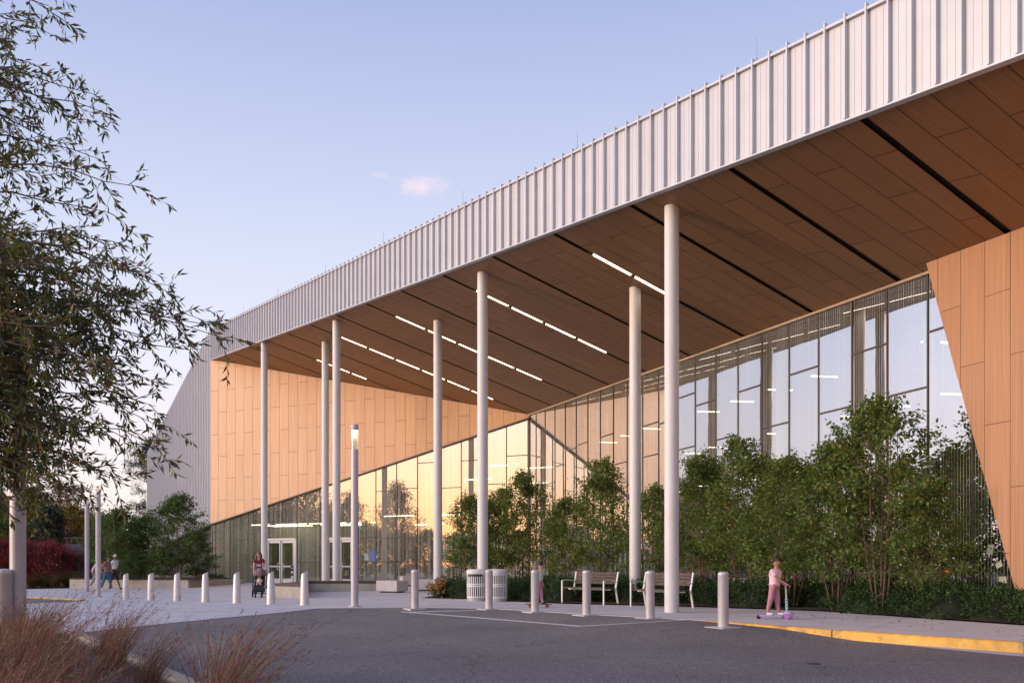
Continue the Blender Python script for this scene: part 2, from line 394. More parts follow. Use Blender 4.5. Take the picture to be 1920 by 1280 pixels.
# ------------------------------------------------------------------ ground materials
def asphalt():
    m, n, l = new_mat('asphalt')
    out = n.new('ShaderNodeOutputMaterial'); b = n.new('ShaderNodeBsdfPrincipled'); l.new(b.outputs[0], out.inputs[0])
    t = n.new('ShaderNodeTexCoord')
    vo = n.new('ShaderNodeTexVoronoi'); vo.inputs['Scale'].default_value = 62; l.new(t.outputs['Object'], vo.inputs['Vector'])
    r = ramp_node(n, [(0.0, (0.100, 0.088, 0.080)), (0.5, (0.165, 0.146, 0.134)), (0.88, (0.218, 0.193, 0.178)), (1.0, (0.36, 0.33, 0.32))])
    sx = n.new('ShaderNodeSeparateXYZ'); l.new(vo.outputs['Color'], sx.inputs[0]); l.new(sx.outputs['X'], r.inputs[0])
    nz = n.new('ShaderNodeTexNoise'); nz.inputs['Scale'].default_value = 0.45; nz.inputs['Detail'].default_value = 7; l.new(t.outputs['Object'], nz.inputs['Vector'])
    r2 = ramp_node(n, [(0.3, (0.84, 0.84, 0.85)), (0.7, (1.16, 1.15, 1.15))]); l.new(nz.outputs['Fac'], r2.inputs[0])
    mu = n.new('ShaderNodeMixRGB'); mu.blend_type = 'MULTIPLY'; mu.inputs[0].default_value = 1; l.new(r.outputs[0], mu.inputs[1]); l.new(r2.outputs[0], mu.inputs[2])
    mps = n.new('ShaderNodeMapping'); l.new(t.outputs['Object'], mps.inputs[0])
    nw = n.new('ShaderNodeTexNoise'); nw.inputs['Scale'].default_value = 1.1; nw.inputs['Detail'].default_value = 5; l.new(t.outputs['Object'], nw.inputs['Vector'])
    ad = n.new('ShaderNodeMixRGB'); ad.blend_type = 'ADD'; ad.inputs[0].default_value = 0.9; l.new(mps.outputs[0], ad.inputs[1]); l.new(nw.outputs['Color'], ad.inputs[2])
    cr = n.new('ShaderNodeTexVoronoi'); cr.feature = 'DISTANCE_TO_EDGE'; cr.inputs['Scale'].default_value = 0.21; l.new(ad.outputs[0], cr.inputs['Vector'])
    rc = ramp_node(n, [(0.0, (0.42, 0.42, 0.42)), (0.0025, (0.55, 0.55, 0.55)), (0.005, (1, 1, 1))]); l.new(cr.outputs['Distance'], rc.inputs[0])
    mc = n.new('ShaderNodeMixRGB'); mc.blend_type = 'MULTIPLY'; mc.inputs[0].default_value = 0.55; l.new(mu.outputs[0], mc.inputs[1]); l.new(rc.outputs[0], mc.inputs[2])
    st = n.new('ShaderNodeTexNoise'); st.inputs['Scale'].default_value = 0.9; st.inputs['Detail'].default_value = 3; l.new(t.outputs['Object'], st.inputs['Vector'])
    rs_ = ramp_node(n, [(0.60, (1, 1, 1)), (0.72, (0.70, 0.69, 0.68))]); l.new(st.outputs['Fac'], rs_.inputs[0])
    md_ = n.new('ShaderNodeMixRGB'); md_.blend_type = 'MULTIPLY'; md_.inputs[0].default_value = 0.8; l.new(mc.outputs[0], md_.inputs[1]); l.new(rs_.outputs[0], md_.inputs[2])
    l.new(md_.outputs[0], b.inputs['Base Color']); b.inputs['Roughness'].default_value = 0.85
    bp = n.new('ShaderNodeBump'); bp.inputs['Strength'].default_value = 0.7; bp.inputs['Distance'].default_value = 0.008
    l.new(vo.outputs['Distance'], bp.inputs['Height']); l.new(bp.outputs[0], b.inputs['Normal'])
asphalt()
def concrete(name, col, bw, bh, rot, joint=0.012, stain=0.16, jd=0.55):
    m, n, l = new_mat(name)
    out = n.new('ShaderNodeOutputMaterial'); b = n.new('ShaderNodeBsdfPrincipled'); l.new(b.outputs[0], out.inputs[0])
    t = n.new('ShaderNodeTexCoord')
    mp = n.new('ShaderNodeMapping'); mp.inputs['Rotation'].default_value = (0, 0, rot); l.new(t.outputs['Object'], mp.inputs[0])
    br = n.new('ShaderNodeTexBrick'); br.offset = 0.0 if bw > 1 else 0.5; l.new(mp.outputs[0], br.inputs['Vector'])
    br.inputs['Scale'].default_value = 1; br.inputs['Brick Width'].default_value = bw; br.inputs['Row Height'].default_value = bh
    br.inputs['Mortar Size'].default_value = joint; br.inputs['Mortar Smooth'].default_value = 0.1
    a = 0.97 if bw > 1 else 0.88
    br.inputs['Color1'].default_value = (*col, 1); br.inputs['Color2'].default_value = (*[c * a for c in col], 1); br.inputs['Mortar'].default_value = (*[c * jd for c in col], 1)
    nz = n.new('ShaderNodeTexNoise'); nz.inputs['Scale'].default_value = 0.9; nz.inputs['Detail'].default_value = 9; nz.inputs['Roughness'].default_value = 0.65; l.new(t.outputs['Object'], nz.inputs['Vector'])
    r2 = ramp_node(n, [(0.28, (1 - stain,) * 3), (0.72, (1 + stain * 0.7,) * 3)]); l.new(nz.outputs['Fac'], r2.inputs[0])
    mu = n.new('ShaderNodeMixRGB'); mu.blend_type = 'MULTIPLY'; mu.inputs[0].default_value = 1; l.new(br.outputs['Color'], mu.inputs[1]); l.new(r2.outputs[0], mu.inputs[2])
    l.new(mu.outputs[0], b.inputs['Base Color']); b.inputs['Roughness'].default_value = 0.8
    n3 = n.new('ShaderNodeTexNoise'); n3.inputs['Scale'].default_value = 40; n3.inputs['Detail'].default_value = 3; l.new(t.outputs['Object'], n3.inputs['Vector'])
    bp = n.new('ShaderNodeBump'); bp.inputs['Strength'].default_value = 0.25; bp.inputs['Distance'].default_value = 0.006
    l.new(n3.outputs['Fac'], bp.inputs['Height']); l.new(bp.outputs[0], b.inputs['Normal'])
concrete('plaza_concrete', (0.57, 0.525, 0.505), 3.0, 3.0, R(30.7))
concrete('apron_paving', (0.54, 0.505, 0.52), 0.62, 0.22, R(59), joint=0.006, stain=0.22, jd=0.75)
def yellow():
    m = surf('yellow_paint', (0.74, 0.42, 0.09), rough=0.7, var=0.22, scale=5, bump=0.3, bscale=30)
    n, l = m.node_tree.nodes, m.node_tree.links
    b = [x for x in n if x.type == 'BSDF_PRINCIPLED'][0]
    src = b.inputs['Base Color'].links[0].from_socket
    t = n.new('ShaderNodeTexCoord'); nz = n.new('ShaderNodeTexNoise'); nz.inputs['Scale'].default_value = 2.3; nz.inputs['Detail'].default_value = 8; nz.inputs['Roughness'].default_value = 0.7
    l.new(t.outputs['Object'], nz.inputs['Vector'])
    r = ramp_node(n, [(0.55, (0, 0, 0)), (0.68, (0.8, 0.8, 0.8))]); l.new(nz.outputs['Fac'], r.inputs[0])
    mx = n.new('ShaderNodeMixRGB'); l.new(r.outputs[0], mx.inputs[0]); l.new(src, mx.inputs[1]); mx.inputs[2].default_value = (0.26, 0.19, 0.12, 1)
    l.new(mx.outputs[0], b.inputs['Base Color'])
yellow()
surf('road_paint', (0.62, 0.60, 0.62), rough=0.7, var=0.2, scale=12)

def sheet(name, poly, zf, mat, step=1.5, kind='structure'):
    bm = bmesh.new()
    bm.faces.new([bm.verts.new((x, y, 0)) for x, y in poly])
    xs = [p[0] for p in poly]; ys = [p[1] for p in poly]
    for ax, lo, hi in ((0, max(min(xs), -60), min(max(xs), 40)), (1, max(min(ys), -10), min(max(ys), 75))):
        k = math.ceil(lo / step)
        while k * step < hi:
            co = [0, 0, 0]; no = [0, 0, 0]; co[ax] = k * step + 0.013; no[ax] = 1
            bmesh.ops.bisect_plane(bm, geom=bm.verts[:] + bm.edges[:] + bm.faces[:], plane_co=co, plane_no=no)
            k += 1
    for v in bm.verts: v.co.z = zf(v.co.x, v.co.y)
    bmesh.ops.triangulate(bm, faces=bm.faces)
    for f in bm.faces:
        f.smooth = True
        if f.normal.z < 0: f.normal_flip()
    me = bpy.data.meshes.new(name); bm.to_mesh(me); bm.free(); me.materials.append(mat)
    o = link(bpy.data.objects.new(name, me)); o['kind'] = kind
    return o

# edge between asphalt and the concrete, from the right foreground round to the left
EDGE = [(19.5, -4.0), (7.23, 13.37), (5.25, 16.1), (3.77, 18.6), (2.85, 19.6), (1.64, 20.9), (0.54, 22.3), (-0.58, 23.7),
        (-2.4, 24.3), (-4.9, 24.2), (-5.4, 21.9), (-6.5, 18.7), (-7.3, 15.6)]
BED = [(-7.3, 15.6), (-3.13, 8.8), (-1.0, 5.3), (2.5, -0.5), (3.5, -4.0)]
FLUSH = EDGE[4:]
def dseg(x, y, a, b):
    ax, ay = a; bx, by = b; t = ((x - ax) * (bx - ax) + (y - ay) * (by - ay)) / ((bx - ax) ** 2 + (by - ay) ** 2)
    t = max(0, min(1, t)); return math.hypot(x - ax - t * (bx - ax), y - ay - t * (by - ay))
def zroad(x, y):
    d = min(dseg(x, y, a, b) for a, b in zip(FLUSH, FLUSH[1:]))
    d = min(d, max(0.0, dseg(x, y, (2.85, 19.6), (3.72, 16.75)) - 0.35))
    t = max(0, min(1, d / 2.2)); t = t * t * (3 - 2 * t)
    return g(x, y) - 0.004 - 0.15 * t
def GR(px, py):
    u, w = (px - 960) / F, (HY - py) / F; Y = 15.0
    for _ in range(80): Y = 0.5 * Y + 0.5 * (zroad(u * Y, Y) - EYE) / w
    return Vector((u * Y, Y, zroad(u * Y, Y)))

sheet('ground', [(-700, -300), (700, -300), (700, 900), (-700, 900)], lambda x, y: g(x, y) - 0.45, MAT['grass_field'], step=6)
sheet('road', EDGE + BED[1:] + [(3.5, -8), (25, -8)], zroad, MAT['asphalt'], step=0.8)
PLAZA = EDGE[:-1][0:] + [(-7.3, 15.6), (-30, 15.6), (-30, 51.5), (-21, 51.5), (-18.3, 57.7), (0.95, 48.6), (-2.6, 30.9), (-1.5, 30.4), (1.4, 26.7), (4.7, 24.7), (7.3, 22.4), (9.3, 17.1), (12.5, 12.5), (21, 0)]
sheet('plaza_pavement', [(19.5, -4.0)] + EDGE[1:] + [(-30, 15.6), (-30, 51.5), (-21, 51.5), (-18.3, 57.8), (0.95, 48.7), (-3.0, 31.3), (-1.5, 30.4), (1.4, 26.7), (4.7, 24.7), (7.3, 22.4), (9.3, 17.1), (12.5, 12.5), (22, 0)],
      lambda x, y: g(x, y), MAT['plaza_concrete'])
# lighter paved apron between the asphalt and the silver bollards
sheet('paved_apron', [(-4.93, 24.17), (-5.4, 21.9), (-6.5, 18.7), (-7.3, 15.6), (-29.9, 15.6), (-29.9, 18), (-16.1, 31.3), (-14.7, 33.0), (-13.3, 33.2), (-9.5, 29.0), (-6.9, 26.8), (-5.6, 25.6)],
      lambda x, y: g(x, y) + 0.004, MAT['apron_paving'])
side = sheet('side_road', [(-14.75, 33.0), (-20, 38.6), (-60, 85), (-60, 0), (-30, 16.5), (-16.1, 31.2)], lambda x, y: g(x, y) + 0.008, MAT['asphalt'])
sheet('planting_bed_soil', [(0.95, 48.6), (-2.98, 31.3), (-1.5, 30.4), (1.4, 26.7), (4.7, 24.7), (7.3, 22.4), (9.3, 17.1), (12.5, 12.5), (22, 0), (23, 0), (16.4, 0.4)],
      lambda x, y: g(x, y) + 0.03, MAT['mulch'])
sheet('foreground_bed_soil', [(-7.5, 15.5)] + [(x - 0.12, y) for x, y in BED[1:]] + [(3, -8), (-30, -8), (-30, 15.5)],
      lambda x, y: g(x, y) + 0.035 + 0.05 * noise.noise(Vector((x * 1.3, y * 1.3, 0))), MAT['mulch'], step=0.8)
sheet('far_bed_soil', [(-30, 51.4), (-21.1, 51.4), (-18.5, 57.7), (-30, 78), (-90, 100), (-90, 51.4)], lambda x, y: g(x, y) + 0.03, MAT['mulch'], step=4)

def kerb(name, pts, w, h, mat, label=None, top=0.005, zf=g, side=1, step=1.2):
    """raised kerb along a polyline; its outer face is on the line, its top level with the pavement"""
    # resample
    q = []
    for a, b in zip(pts, pts[1:]):
        a, b = Vector(a), Vector(b); k = max(1, int((b - a).length / step))
        q += [a.lerp(b, i / k) for i in range(k)]
    q.append(Vector(pts[-1]))
    mb = MB(); ring = []
    for i, p in enumerate(q):
        t = (q[min(i + 1, len(q) - 1)] - q[max(i - 1, 0)]).normalized(); nrm = Vector((t.y, -t.x)) * side
        z = zf(p.x, p.y) + top; i0 = p + nrm * w
        ring.append([(p.x - nrm.x * 0.012, p.y - nrm.y * 0.012, z - h), (p.x, p.y, z - 0.03), (p.x + nrm.x * 0.02, p.y + nrm.y * 0.02, z), (i0.x, i0.y, z), (i0.x, i0.y, z - h)])
    vs = [v for r in ring for v in r]; fs = []
    for i in range(len(ring) - 1):
        for k in range(5): fs.append((i * 5 + k, i * 5 + (k + 1) % 5, (i + 1) * 5 + (k + 1) % 5, (i + 1) * 5 + k))
    fs += [(0, 1, 2, 3, 4), tuple(len(vs) - 5 + k for k in range(5))]
    mb.add(vs, fs); o = mb.build(name, mat); o['kind'] = 'structure'
    return o
def cut(a, b, t): return (a[0] + (b[0] - a[0]) * t, a[1] + (b[1] - a[1]) * t)
Ka, Kb, Kc, Kd = EDGE[0], EDGE[1], EDGE[2], EDGE[3]
kk = lambda t: cut(Ka, Kb, t)
kerb('yellow_kerb', [kk(0.0), kk(0.55), kk(0.994)], 0.17, 0.3, MAT['yellow_paint'], side=1)
kerb('yellow_kerb', [kk(1.0), cut(Kb, Kc, 0.93)], 0.17, 0.3, MAT['yellow_paint'], side=1)
kerb('yellow_kerb', [cut(Kb, Kc, 0.938), Kc, Kd], 0.17, 0.3, MAT['yellow_paint'], side=1)
kerb('concrete_kerb', EDGE[3:10], 0.15, 0.2, MAT['concrete_pale'], side=1, top=0.007)
kerb('bed_kerb', BED, 0.17, 0.3, MAT['wood_kerb'], side=-1, top=0.03)
kerb('side_road_kerb', [(-15.2, 33.3), (-20, 38.4), (-45, 67)], 0.17, 0.2, MAT['yellow_paint'], side=1, top=0.05)
# concrete gutter strip below the yellow kerb
sheet('gutter', [kk(0.2), kk(1.0), cut(Kb, Kc, 0.95), cut(Kb, Kc, 0.90 - 0.12), (Kb[0] - 0.42, Kb[1] - 0.28), (kk(0.2)[0] - 0.42, kk(0.2)[1] - 0.28)],
      lambda x, y: zroad(x, y) + 0.005, MAT['concrete_pale'], step=0.8)
# white painted outline on the asphalt
def stripe(name, pix, w):
    mb = MB(); pts = []
    for (a, b) in zip(pix, pix[1:]):
        for i in range(12): pts.append(GR(a[0] + (b[0] - a[0]) * i / 12, a[1] + (b[1] - a[1]) * i / 12))
    pts.append(GR(*pix[-1])); L = []
    for i, p in enumerate(pts):
        t = (pts[min(i + 1, len(pts) - 1)] - pts[max(i - 1, 0)]); t = Vector((t.x, t.y, 0)).normalized(); nr = Vector((t.y, -t.x, 0)) * w / 2
        for q in (p + nr, p - nr): L.append((q.x, q.y, zroad(q.x, q.y) + 0.007))
    mb.add(L, [(2 * i, 2 * i + 1, 2 * i + 3, 2 * i + 2) for i in range(len(pts) - 1)])
    o = mb.build(name, MAT['road_paint']); o['kind'] = 'structure'
stripe('painted_line', [(905, 1143.5), (764, 1147.5)], 0.10)
stripe('painted_line', [(752, 1146.5), (880, 1156.5), (1090, 1174)], 0.10)
stripe('painted_line', [(1082, 1174), (1180, 1168.5), (1296, 1161.5)], 0.10)

# ------------------------------------------------------------------ the building
A = Vector((-18.3, 57.55, 0)); C0 = Vector((0.90, 48.5, 0)); RX = Vector((15.87, 2.0, 0))
FA = A; FB = Vector((14.79, 2.0, 0))
def zs(x, y): return 11.48 - 0.2728 * x - 0.0506 * y
fdir = (FB - FA).normalized(); sdir = Vector((0.846, 0.533, 0)).normalized()
fn = Vector((-fdir.y, fdir.x, 0));
if fn.y > 0: fn = -fn                         # outward, towards the camera side
B = thing('library_building', 'long angular building with ribbed silver roof edge over a wood-lined porch and glass walls', 'building', (A.x, A.y, 0))
BI = Matrix.Translation(-Vector((A.x, A.y, 0)))
def part(mb, name, mat, parent=None, **k):
    o = mb.build(name, MAT[mat], parent or B, **k)
    o.matrix_parent_inverse = BI if (parent is None or parent is B) else Matrix.Identity(4)
    return o
def set_uv(o, fu, fv):
    me = o.data; uvl = me.uv_layers.new(name='uv')
    for lp in me.loops:
        c = me.vertices[lp.vertex_index].co; uvl.data[lp.index].uv = (fu(c), fv(c))

# soffit: one sheet cut by the straight light slots
bm = bmesh.new()
bm.faces.new([bm.verts.new((p.x, p.y, 0)) for p in (FA - fn * 0.07, FB - fn * 0.07, RX, C0)])
slotn = Vector((-sdir.y, sdir.x, 0))
FY = lambda Y: FA.lerp(FB, (FA.y - Y) / (FA.y - FB.y))
SLOTS = [16.61 + 2.838 * j for j in range(-5, 14)]
for Y in SLOTS:
    p = FY(Y)
    for s_ in (-1, 1):
        bmesh.ops.bisect_plane(bm, geom=bm.verts[:] + bm.edges[:] + bm.faces[:], plane_co=p + slotn * 0.085 * s_, plane_no=slotn)
kill = [f for f in bm.faces if any(abs((f.calc_center_median() - FY(Y)).dot(slotn)) < 0.084 for Y in SLOTS)]
bmesh.ops.delete(bm, geom=kill, context='FACES')
for v in bm.verts: v.co.z = zs(v.co.x, v.co.y)
ext = bmesh.ops.extrude_face_region(bm, geom=bm.faces[:])
for v in ext['geom']:
    if isinstance(v, bmesh.types.BMVert): v.co.z += 0.012
bmesh.ops.recalc_face_normals(bm, faces=bm.faces)
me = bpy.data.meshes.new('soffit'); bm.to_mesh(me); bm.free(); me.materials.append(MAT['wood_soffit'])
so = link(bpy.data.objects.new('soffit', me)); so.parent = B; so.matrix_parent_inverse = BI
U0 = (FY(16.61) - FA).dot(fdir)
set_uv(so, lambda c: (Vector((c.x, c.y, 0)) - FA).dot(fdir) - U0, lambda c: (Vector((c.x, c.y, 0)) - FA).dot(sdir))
# spacing of the slots measured along the eave: five panels to a bay
nd = MAT['wood_soffit'].node_tree.nodes
for x in nd:
    if x.type == 'TEX_BRICK': x.inputs['Row Height'].default_value = 2.838 * (FA - FB).length / (FA.y - FB.y) / 5
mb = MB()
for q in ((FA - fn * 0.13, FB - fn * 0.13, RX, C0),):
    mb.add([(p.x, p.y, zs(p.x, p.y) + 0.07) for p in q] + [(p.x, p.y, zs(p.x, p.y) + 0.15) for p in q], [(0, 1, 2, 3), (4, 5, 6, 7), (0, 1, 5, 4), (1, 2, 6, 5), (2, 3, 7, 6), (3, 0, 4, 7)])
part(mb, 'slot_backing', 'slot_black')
# light fittings in the slots
def on_soffit(px, py, dz=0.0):
    u, w = (px - 960) / F, (HY - py) / F
    Y = (11.48 + dz - EYE) / (w + 0.2728 * u + 0.0506); return Vector((u * Y, Y, EYE + w * Y))
def light_run(j, px0, px1, segs):
    p = FY(16.61 + 2.838 * j); d = Vector((sdir.x, sdir.y, zs(sdir.x, sdir.y) - 11.48)).normalized()
    base = Vector((p.x, p.y, zs(p.x, p.y)))
    def hit(px):
        u = (px - 960) / F      # where the slot crosses that column of the photograph
        return (u * p.y - p.x) / (d.x - u * d.y)
    t0, t1 = hit(px0), hit(px1)
    for i in range(segs):
        a = t0 + (t1 - t0) * i / segs + 0.09; b = t0 + (t1 - t0) * (i + 1) / segs - 0.09
        m_ = MB(); m_.bar(base + d * a + Vector((0, 0, 0.03)), base + d * b + Vector((0, 0, 0.03)), 0.075, 0.05)
        part(m_, 'ceiling_light', 'light_strip')
light_run(3, 1109, 1262, 2)
light_run(5, 890, 1140, 4)
light_run(7, 740, 1018, 5)
light_run(9, 638, 927, 6)
light_run(11, 592, 690, 3)

# fascia cladding with standing fins
def ztop(Y, side_=0):           # top of the cladding sheet
    return zs(*FY(Y).xy) + 1.78
mb = MB(); fins = MB()
Lf = (FA - FB).length
def fpt(s, o=0.0): return FA + fdir * s + fn * o
z_b = lambda s: zs(*fpt(s).xy) - 0.03
mb.add([(*fpt(0).xy, z_b(0)), (*fpt(Lf).xy, z_b(Lf)), (*fpt(Lf).xy, z_b(Lf) + 1.81), (*fpt(0).xy, z_b(0) + 1.81),
        (*fpt(0, -0.12).xy, z_b(0)), (*fpt(Lf, -0.12).xy, z_b(Lf)), (*fpt(Lf, -0.12).xy, z_b(Lf) + 1.81), (*fpt(0, -0.12).xy, z_b(0) + 1.81)],
       [(0, 1, 2, 3), (7, 6, 5, 4), (0, 4, 5, 1), (3, 2, 6, 7), (0, 3, 7, 4), (1, 5, 6, 2)])
part(mb, 'fascia_cladding', 'fascia_metal')
PR = 0.4496; up = Vector((0, 0, 1))
def rib(mb_, s, wdt, dep, zb, zt, slope=0.0):
    a, b = fpt(s - wdt / 2, 0.0), fpt(s + wdt / 2, 0.0); c, d = fpt(s + wdt / 2, dep), fpt(s - wdt / 2, dep)
    h = slope * wdt / 2
    vs = [(*q.xy, zb + sg * h) for q, sg in ((a, -1), (b, 1), (c, 1), (d, -1))] + [(*q.xy, zt + sg * h) for q, sg in ((a, -1), (b, 1), (c, 1), (d, -1))]
    mb_.add(vs, [(3, 2, 1, 0), (4, 5, 6, 7), (0, 1, 5, 4), (1, 2, 6, 5), (2, 3, 7, 6), (3, 0, 4, 7)])
slope = (zs(*FB.xy) - zs(*FA.xy)) / Lf
minor = MB(); s = 0.2
while s < Lf:
    zb = z_b(s)
    rib(fins, s, 0.034, 0.085, zb + 0.03, zb + 1.90, slope)
    for k in (1, 2):
        if s + PR * k / 3 < Lf: rib(minor, s + PR * k / 3, 0.014, 0.006, z_b(s + PR * k / 3) + 0.03, z_b(s + PR * k / 3) + 1.74, slope)
    s += PR
part(fins, 'fascia_fins', 'fascia_metal'); part(minor, 'fascia_seams', 'fascia_metal')
mb = MB()
mb.bar((*fpt(0, 0.02).xy, z_b(0) + 1.80), (*fpt(Lf, 0.02).xy, z_b(Lf) + 1.80), 0.10, 0.05); part(mb, 'coping', 'fascia_metal')
mb = MB(); mb.bar((*fpt(0, 0.03).xy, z_b(0) - 0.004), (*fpt(Lf, 0.03).xy, z_b(Lf) - 0.004), 0.10, 0.03); part(mb, 'drip_edge', 'fascia_metal')
# lightning rods
for px in (1410, 1074, 860, 711, 603, 514, 449):
    Y = 28349 / (px + 102); s = (FA.y - Y) / (FA.y - FB.y) * Lf; p = fpt(s, -0.05); z = z_b(s) + 1.82
    m_ = MB(); m_.tube([(p.x, p.y, z), (p.x, p.y, z + 0.13)], 0.022, 6).tube([(p.x, p.y, z + 0.13), (p.x, p.y, z + 0.55)], [0.009, 0.005], 5)
    m_.box((p.x, p.y, z + 0.02), (0.12, 0.12, 0.05)); part(m_, 'lightning_rod', 'fascia_dark')

# ribbed silver gable beyond the far corner, in the plane of the fascia
gd = -fdir
gp = lambda t, o=0.0: FA + gd * t + fn * o
T1 = 21.35
gz_top = lambda t: (FA_T - (FA_T - 10.05) * t / T1)
FA_T = zs(*FA.xy) + 1.86
gz_bot = lambda t: 3.55 - 1.7 * t / T1
mb = MB()
c_ = [(0, gz_bot(0)), (T1, gz_bot(T1) + 0.4), (T1 + 0.6, 6.3), (T1, gz_top(T1)), (0, gz_top(0))]
vs = [(*gp(t).xy, z) for t, z in c_] + [(*gp(t, -0.5).xy, z) for t, z in c_]
mb.add(vs, [(0, 1, 2, 3, 4), (9, 8, 7, 6, 5)] + [(k, (k + 1) % 5, 5 + (k + 1) % 5, 5 + k) for k in range(5)])
part(mb, 'gable_cladding', 'fascia_metal')
mb = MB(); t = 0.12
while t < T1:
    a, b = gp(t - 0.02), gp(t + 0.02); c, d = gp(t + 0.02, 0.07), gp(t - 0.02, 0.07); zb, zt = gz_bot(t) + 0.04, gz_top(t) + 0.06
    mb.add([(*q.xy, zb) for q in (a, b, c, d)] + [(*q.xy, zt) for q in (a, b, c, d)], [(3, 2, 1, 0), (4, 5, 6, 7), (0, 1, 5, 4), (1, 2, 6, 5), (2, 3, 7, 6), (3, 0, 4, 7)])
    t += PR
part(mb, 'gable_ribs', 'fascia_metal')
mb = MB(); mb.bar((*gp(0.0, 0.06).xy, gz_bot(0)), (*gp(0.0, 0.06).xy, zs(*FA.xy)), 0.14, 0.16, up=(0, 1, 0)); part(mb, 'corner_trim', 'fascia_metal')
mb = MB(); mb.bar((*gp(0.0, 0.05).xy, gz_bot(0) - 0.05), (*gp(T1, 0.05).xy, gz_bot(T1) + 0.3), 0.1, 0.08); part(mb, 'gable_edge', 'mullion')
# roof and the hidden back of the building
inn = -fn
mb = MB()
bk = [FA + inn * 0.1, FB + inn * 0.1, Vector((34, 4, 0)), Vector((36, 60, 0)), gp(T1) + Vector((30, 10, 0)), gp(T1, -0.1)]
bz = [zs(*FA.xy) + 1.7, zs(*FB.xy) + 1.7, 9.5, 10.5, 9.9, 9.9]
vs = [(p.x, p.y, z) for p, z in zip(bk, bz)] + [(p.x, p.y, z - 0.1) for p, z in zip(bk, bz)]
mb.add(vs, [(0, 1, 2), (0, 2, 3), (0, 3, 4), (0, 4, 5), (6, 8, 7), (6, 9, 8), (6, 10, 9), (6, 11, 10)])
part(mb, 'roof', 'fascia_dark')
mb = MB()
def wallquad(mb_, p, q, z0p, z1p, z0q, z1q, th=0.0):
    mb_.add([(p.x, p.y, z0p), (q.x, q.y, z0q), (q.x, q.y, z1q), (p.x, p.y, z1p)], [(0, 1, 2, 3)])
wallquad(mb, bk[2], bk[3], -0.5, 9.4, -0.5, 10.4); wallquad(mb, bk[3], bk[4], -0.5, 10.4, -0.5, 9.8); wallquad(mb, bk[4], bk[5], -0.5, 9.8, -0.5, 9.8)
wallquad(mb, RX, bk[2], -0.5, zs(*RX.xy), -0.5, 9.4)
part(mb, 'rear_wall', 'fascia_dark')

# ---- walls under the porch
wd = (C0 - A).normalized(); WL = (C0 - A).length; wn_out = Vector((wd.y, -wd.x, 0))      # left wall, outward normal
if wn_out.y > 0: wn_out = -wn_out
rd = (RX - C0).normalized(); RL = (RX - C0).length; rn_out = Vector((rd.y, -rd.x, 0))
if rn_out.x > 0: rn_out = -rn_out
lp = lambda s, o=0.0: A + wd * s + wn_out * o
rp = lambda s, o=0.0: C0 + rd * s + rn_out * o
z_split = lambda s: 3.57 + (8.62 - 3.57) * s / WL            # slanting lower edge of the wood on the left wall
GB = 0.02
# wood cladding, left: a real slab
mb = MB(); th = 0.12
q = [(0.03, z_split(0)), (WL, z_split(WL)), (WL, zs(*lp(WL).xy)), (0.03, zs(*lp(0).xy))]
vs = [(*lp(s, 0.10).xy, z) for s, z in q] + [(*lp(s, -0.05).xy, z) for s, z in q]
mb.add(vs, [(0, 1, 2, 3), (7, 6, 5, 4), (0, 1, 5, 4), (1, 2, 6, 5), (2, 3, 7, 6), (3, 0, 4, 7)])
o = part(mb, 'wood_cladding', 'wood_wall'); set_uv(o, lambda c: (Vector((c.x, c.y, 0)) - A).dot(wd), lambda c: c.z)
mb = MB(); mb.bar((*lp(0, 0.11).xy, z_split(0) - 0.03), (*lp(WL, 0.11).xy, z_split(WL) - 0.03), 0.08, 0.06); part(mb, 'cladding_edge', 'mullion')
# wood cladding, right: proud of the glass, with a raking left edge
def rs(Y): return (C0.y - Y) / (C0.y - RX.y) * RL
sT, sB = rs(21.36), rs(18.83)
mb = MB(); OFF = 0.35
q = [(sB, 0.0), (RL, 0.0), (RL, None), (sT, None)]
def rz(s, o): p = rp(s, o); return zs(p.x, p.y)
vs = [(*rp(s, OFF).xy, z if z is not None else rz(s, OFF) - 0.002) for s, z in q] + [(*rp(s, 0.02).xy, z if z is not None else rz(s, 0.02) - 0.002) for s, z in q]
mb.add(vs, [(0, 1, 2, 3), (7, 6, 5, 4), (0, 1, 5, 4), (1, 2, 6, 5), (2, 3, 7, 6), (3, 0, 4, 7)])
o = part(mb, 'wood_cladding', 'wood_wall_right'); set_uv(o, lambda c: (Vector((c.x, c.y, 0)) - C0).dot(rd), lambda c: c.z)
for x in MAT['wood_wall_right'].node_tree.nodes:
    if x.type == 'TEX_BRICK': x.inputs['Mortar Size'].default_value = 0.007

# glass sheets
def glass(name, pts, mat, fu):
    m_ = MB(); m_.add(pts, [tuple(range(len(pts)))]); o = part(m_, name, mat); set_uv(o, fu, lambda c: c.z); return o
GL = glass('glass_wall', [(*lp(0.0).xy, GB), (*lp(WL).xy, GB + 0.1), (*lp(WL).xy, z_split(WL)), (*lp(0.0).xy, z_split(0))], MAT and 'glass_left', lambda c: (Vector((c.x, c.y, 0)) - A).dot(wd))
GRt = glass('glass_wall', [(*rp(0.0).xy, GB), (*rp(sB + 0.3).xy, GB), (*rp(sT + 0.4).xy, rz(sT + 0.4, 0)), (*rp(0.0).xy, zs(*C0.xy))], 'glass_right', lambda c: (Vector((c.x, c.y, 0)) - C0).dot(rd))
MOD = 1.355
rng = random.Random(5)
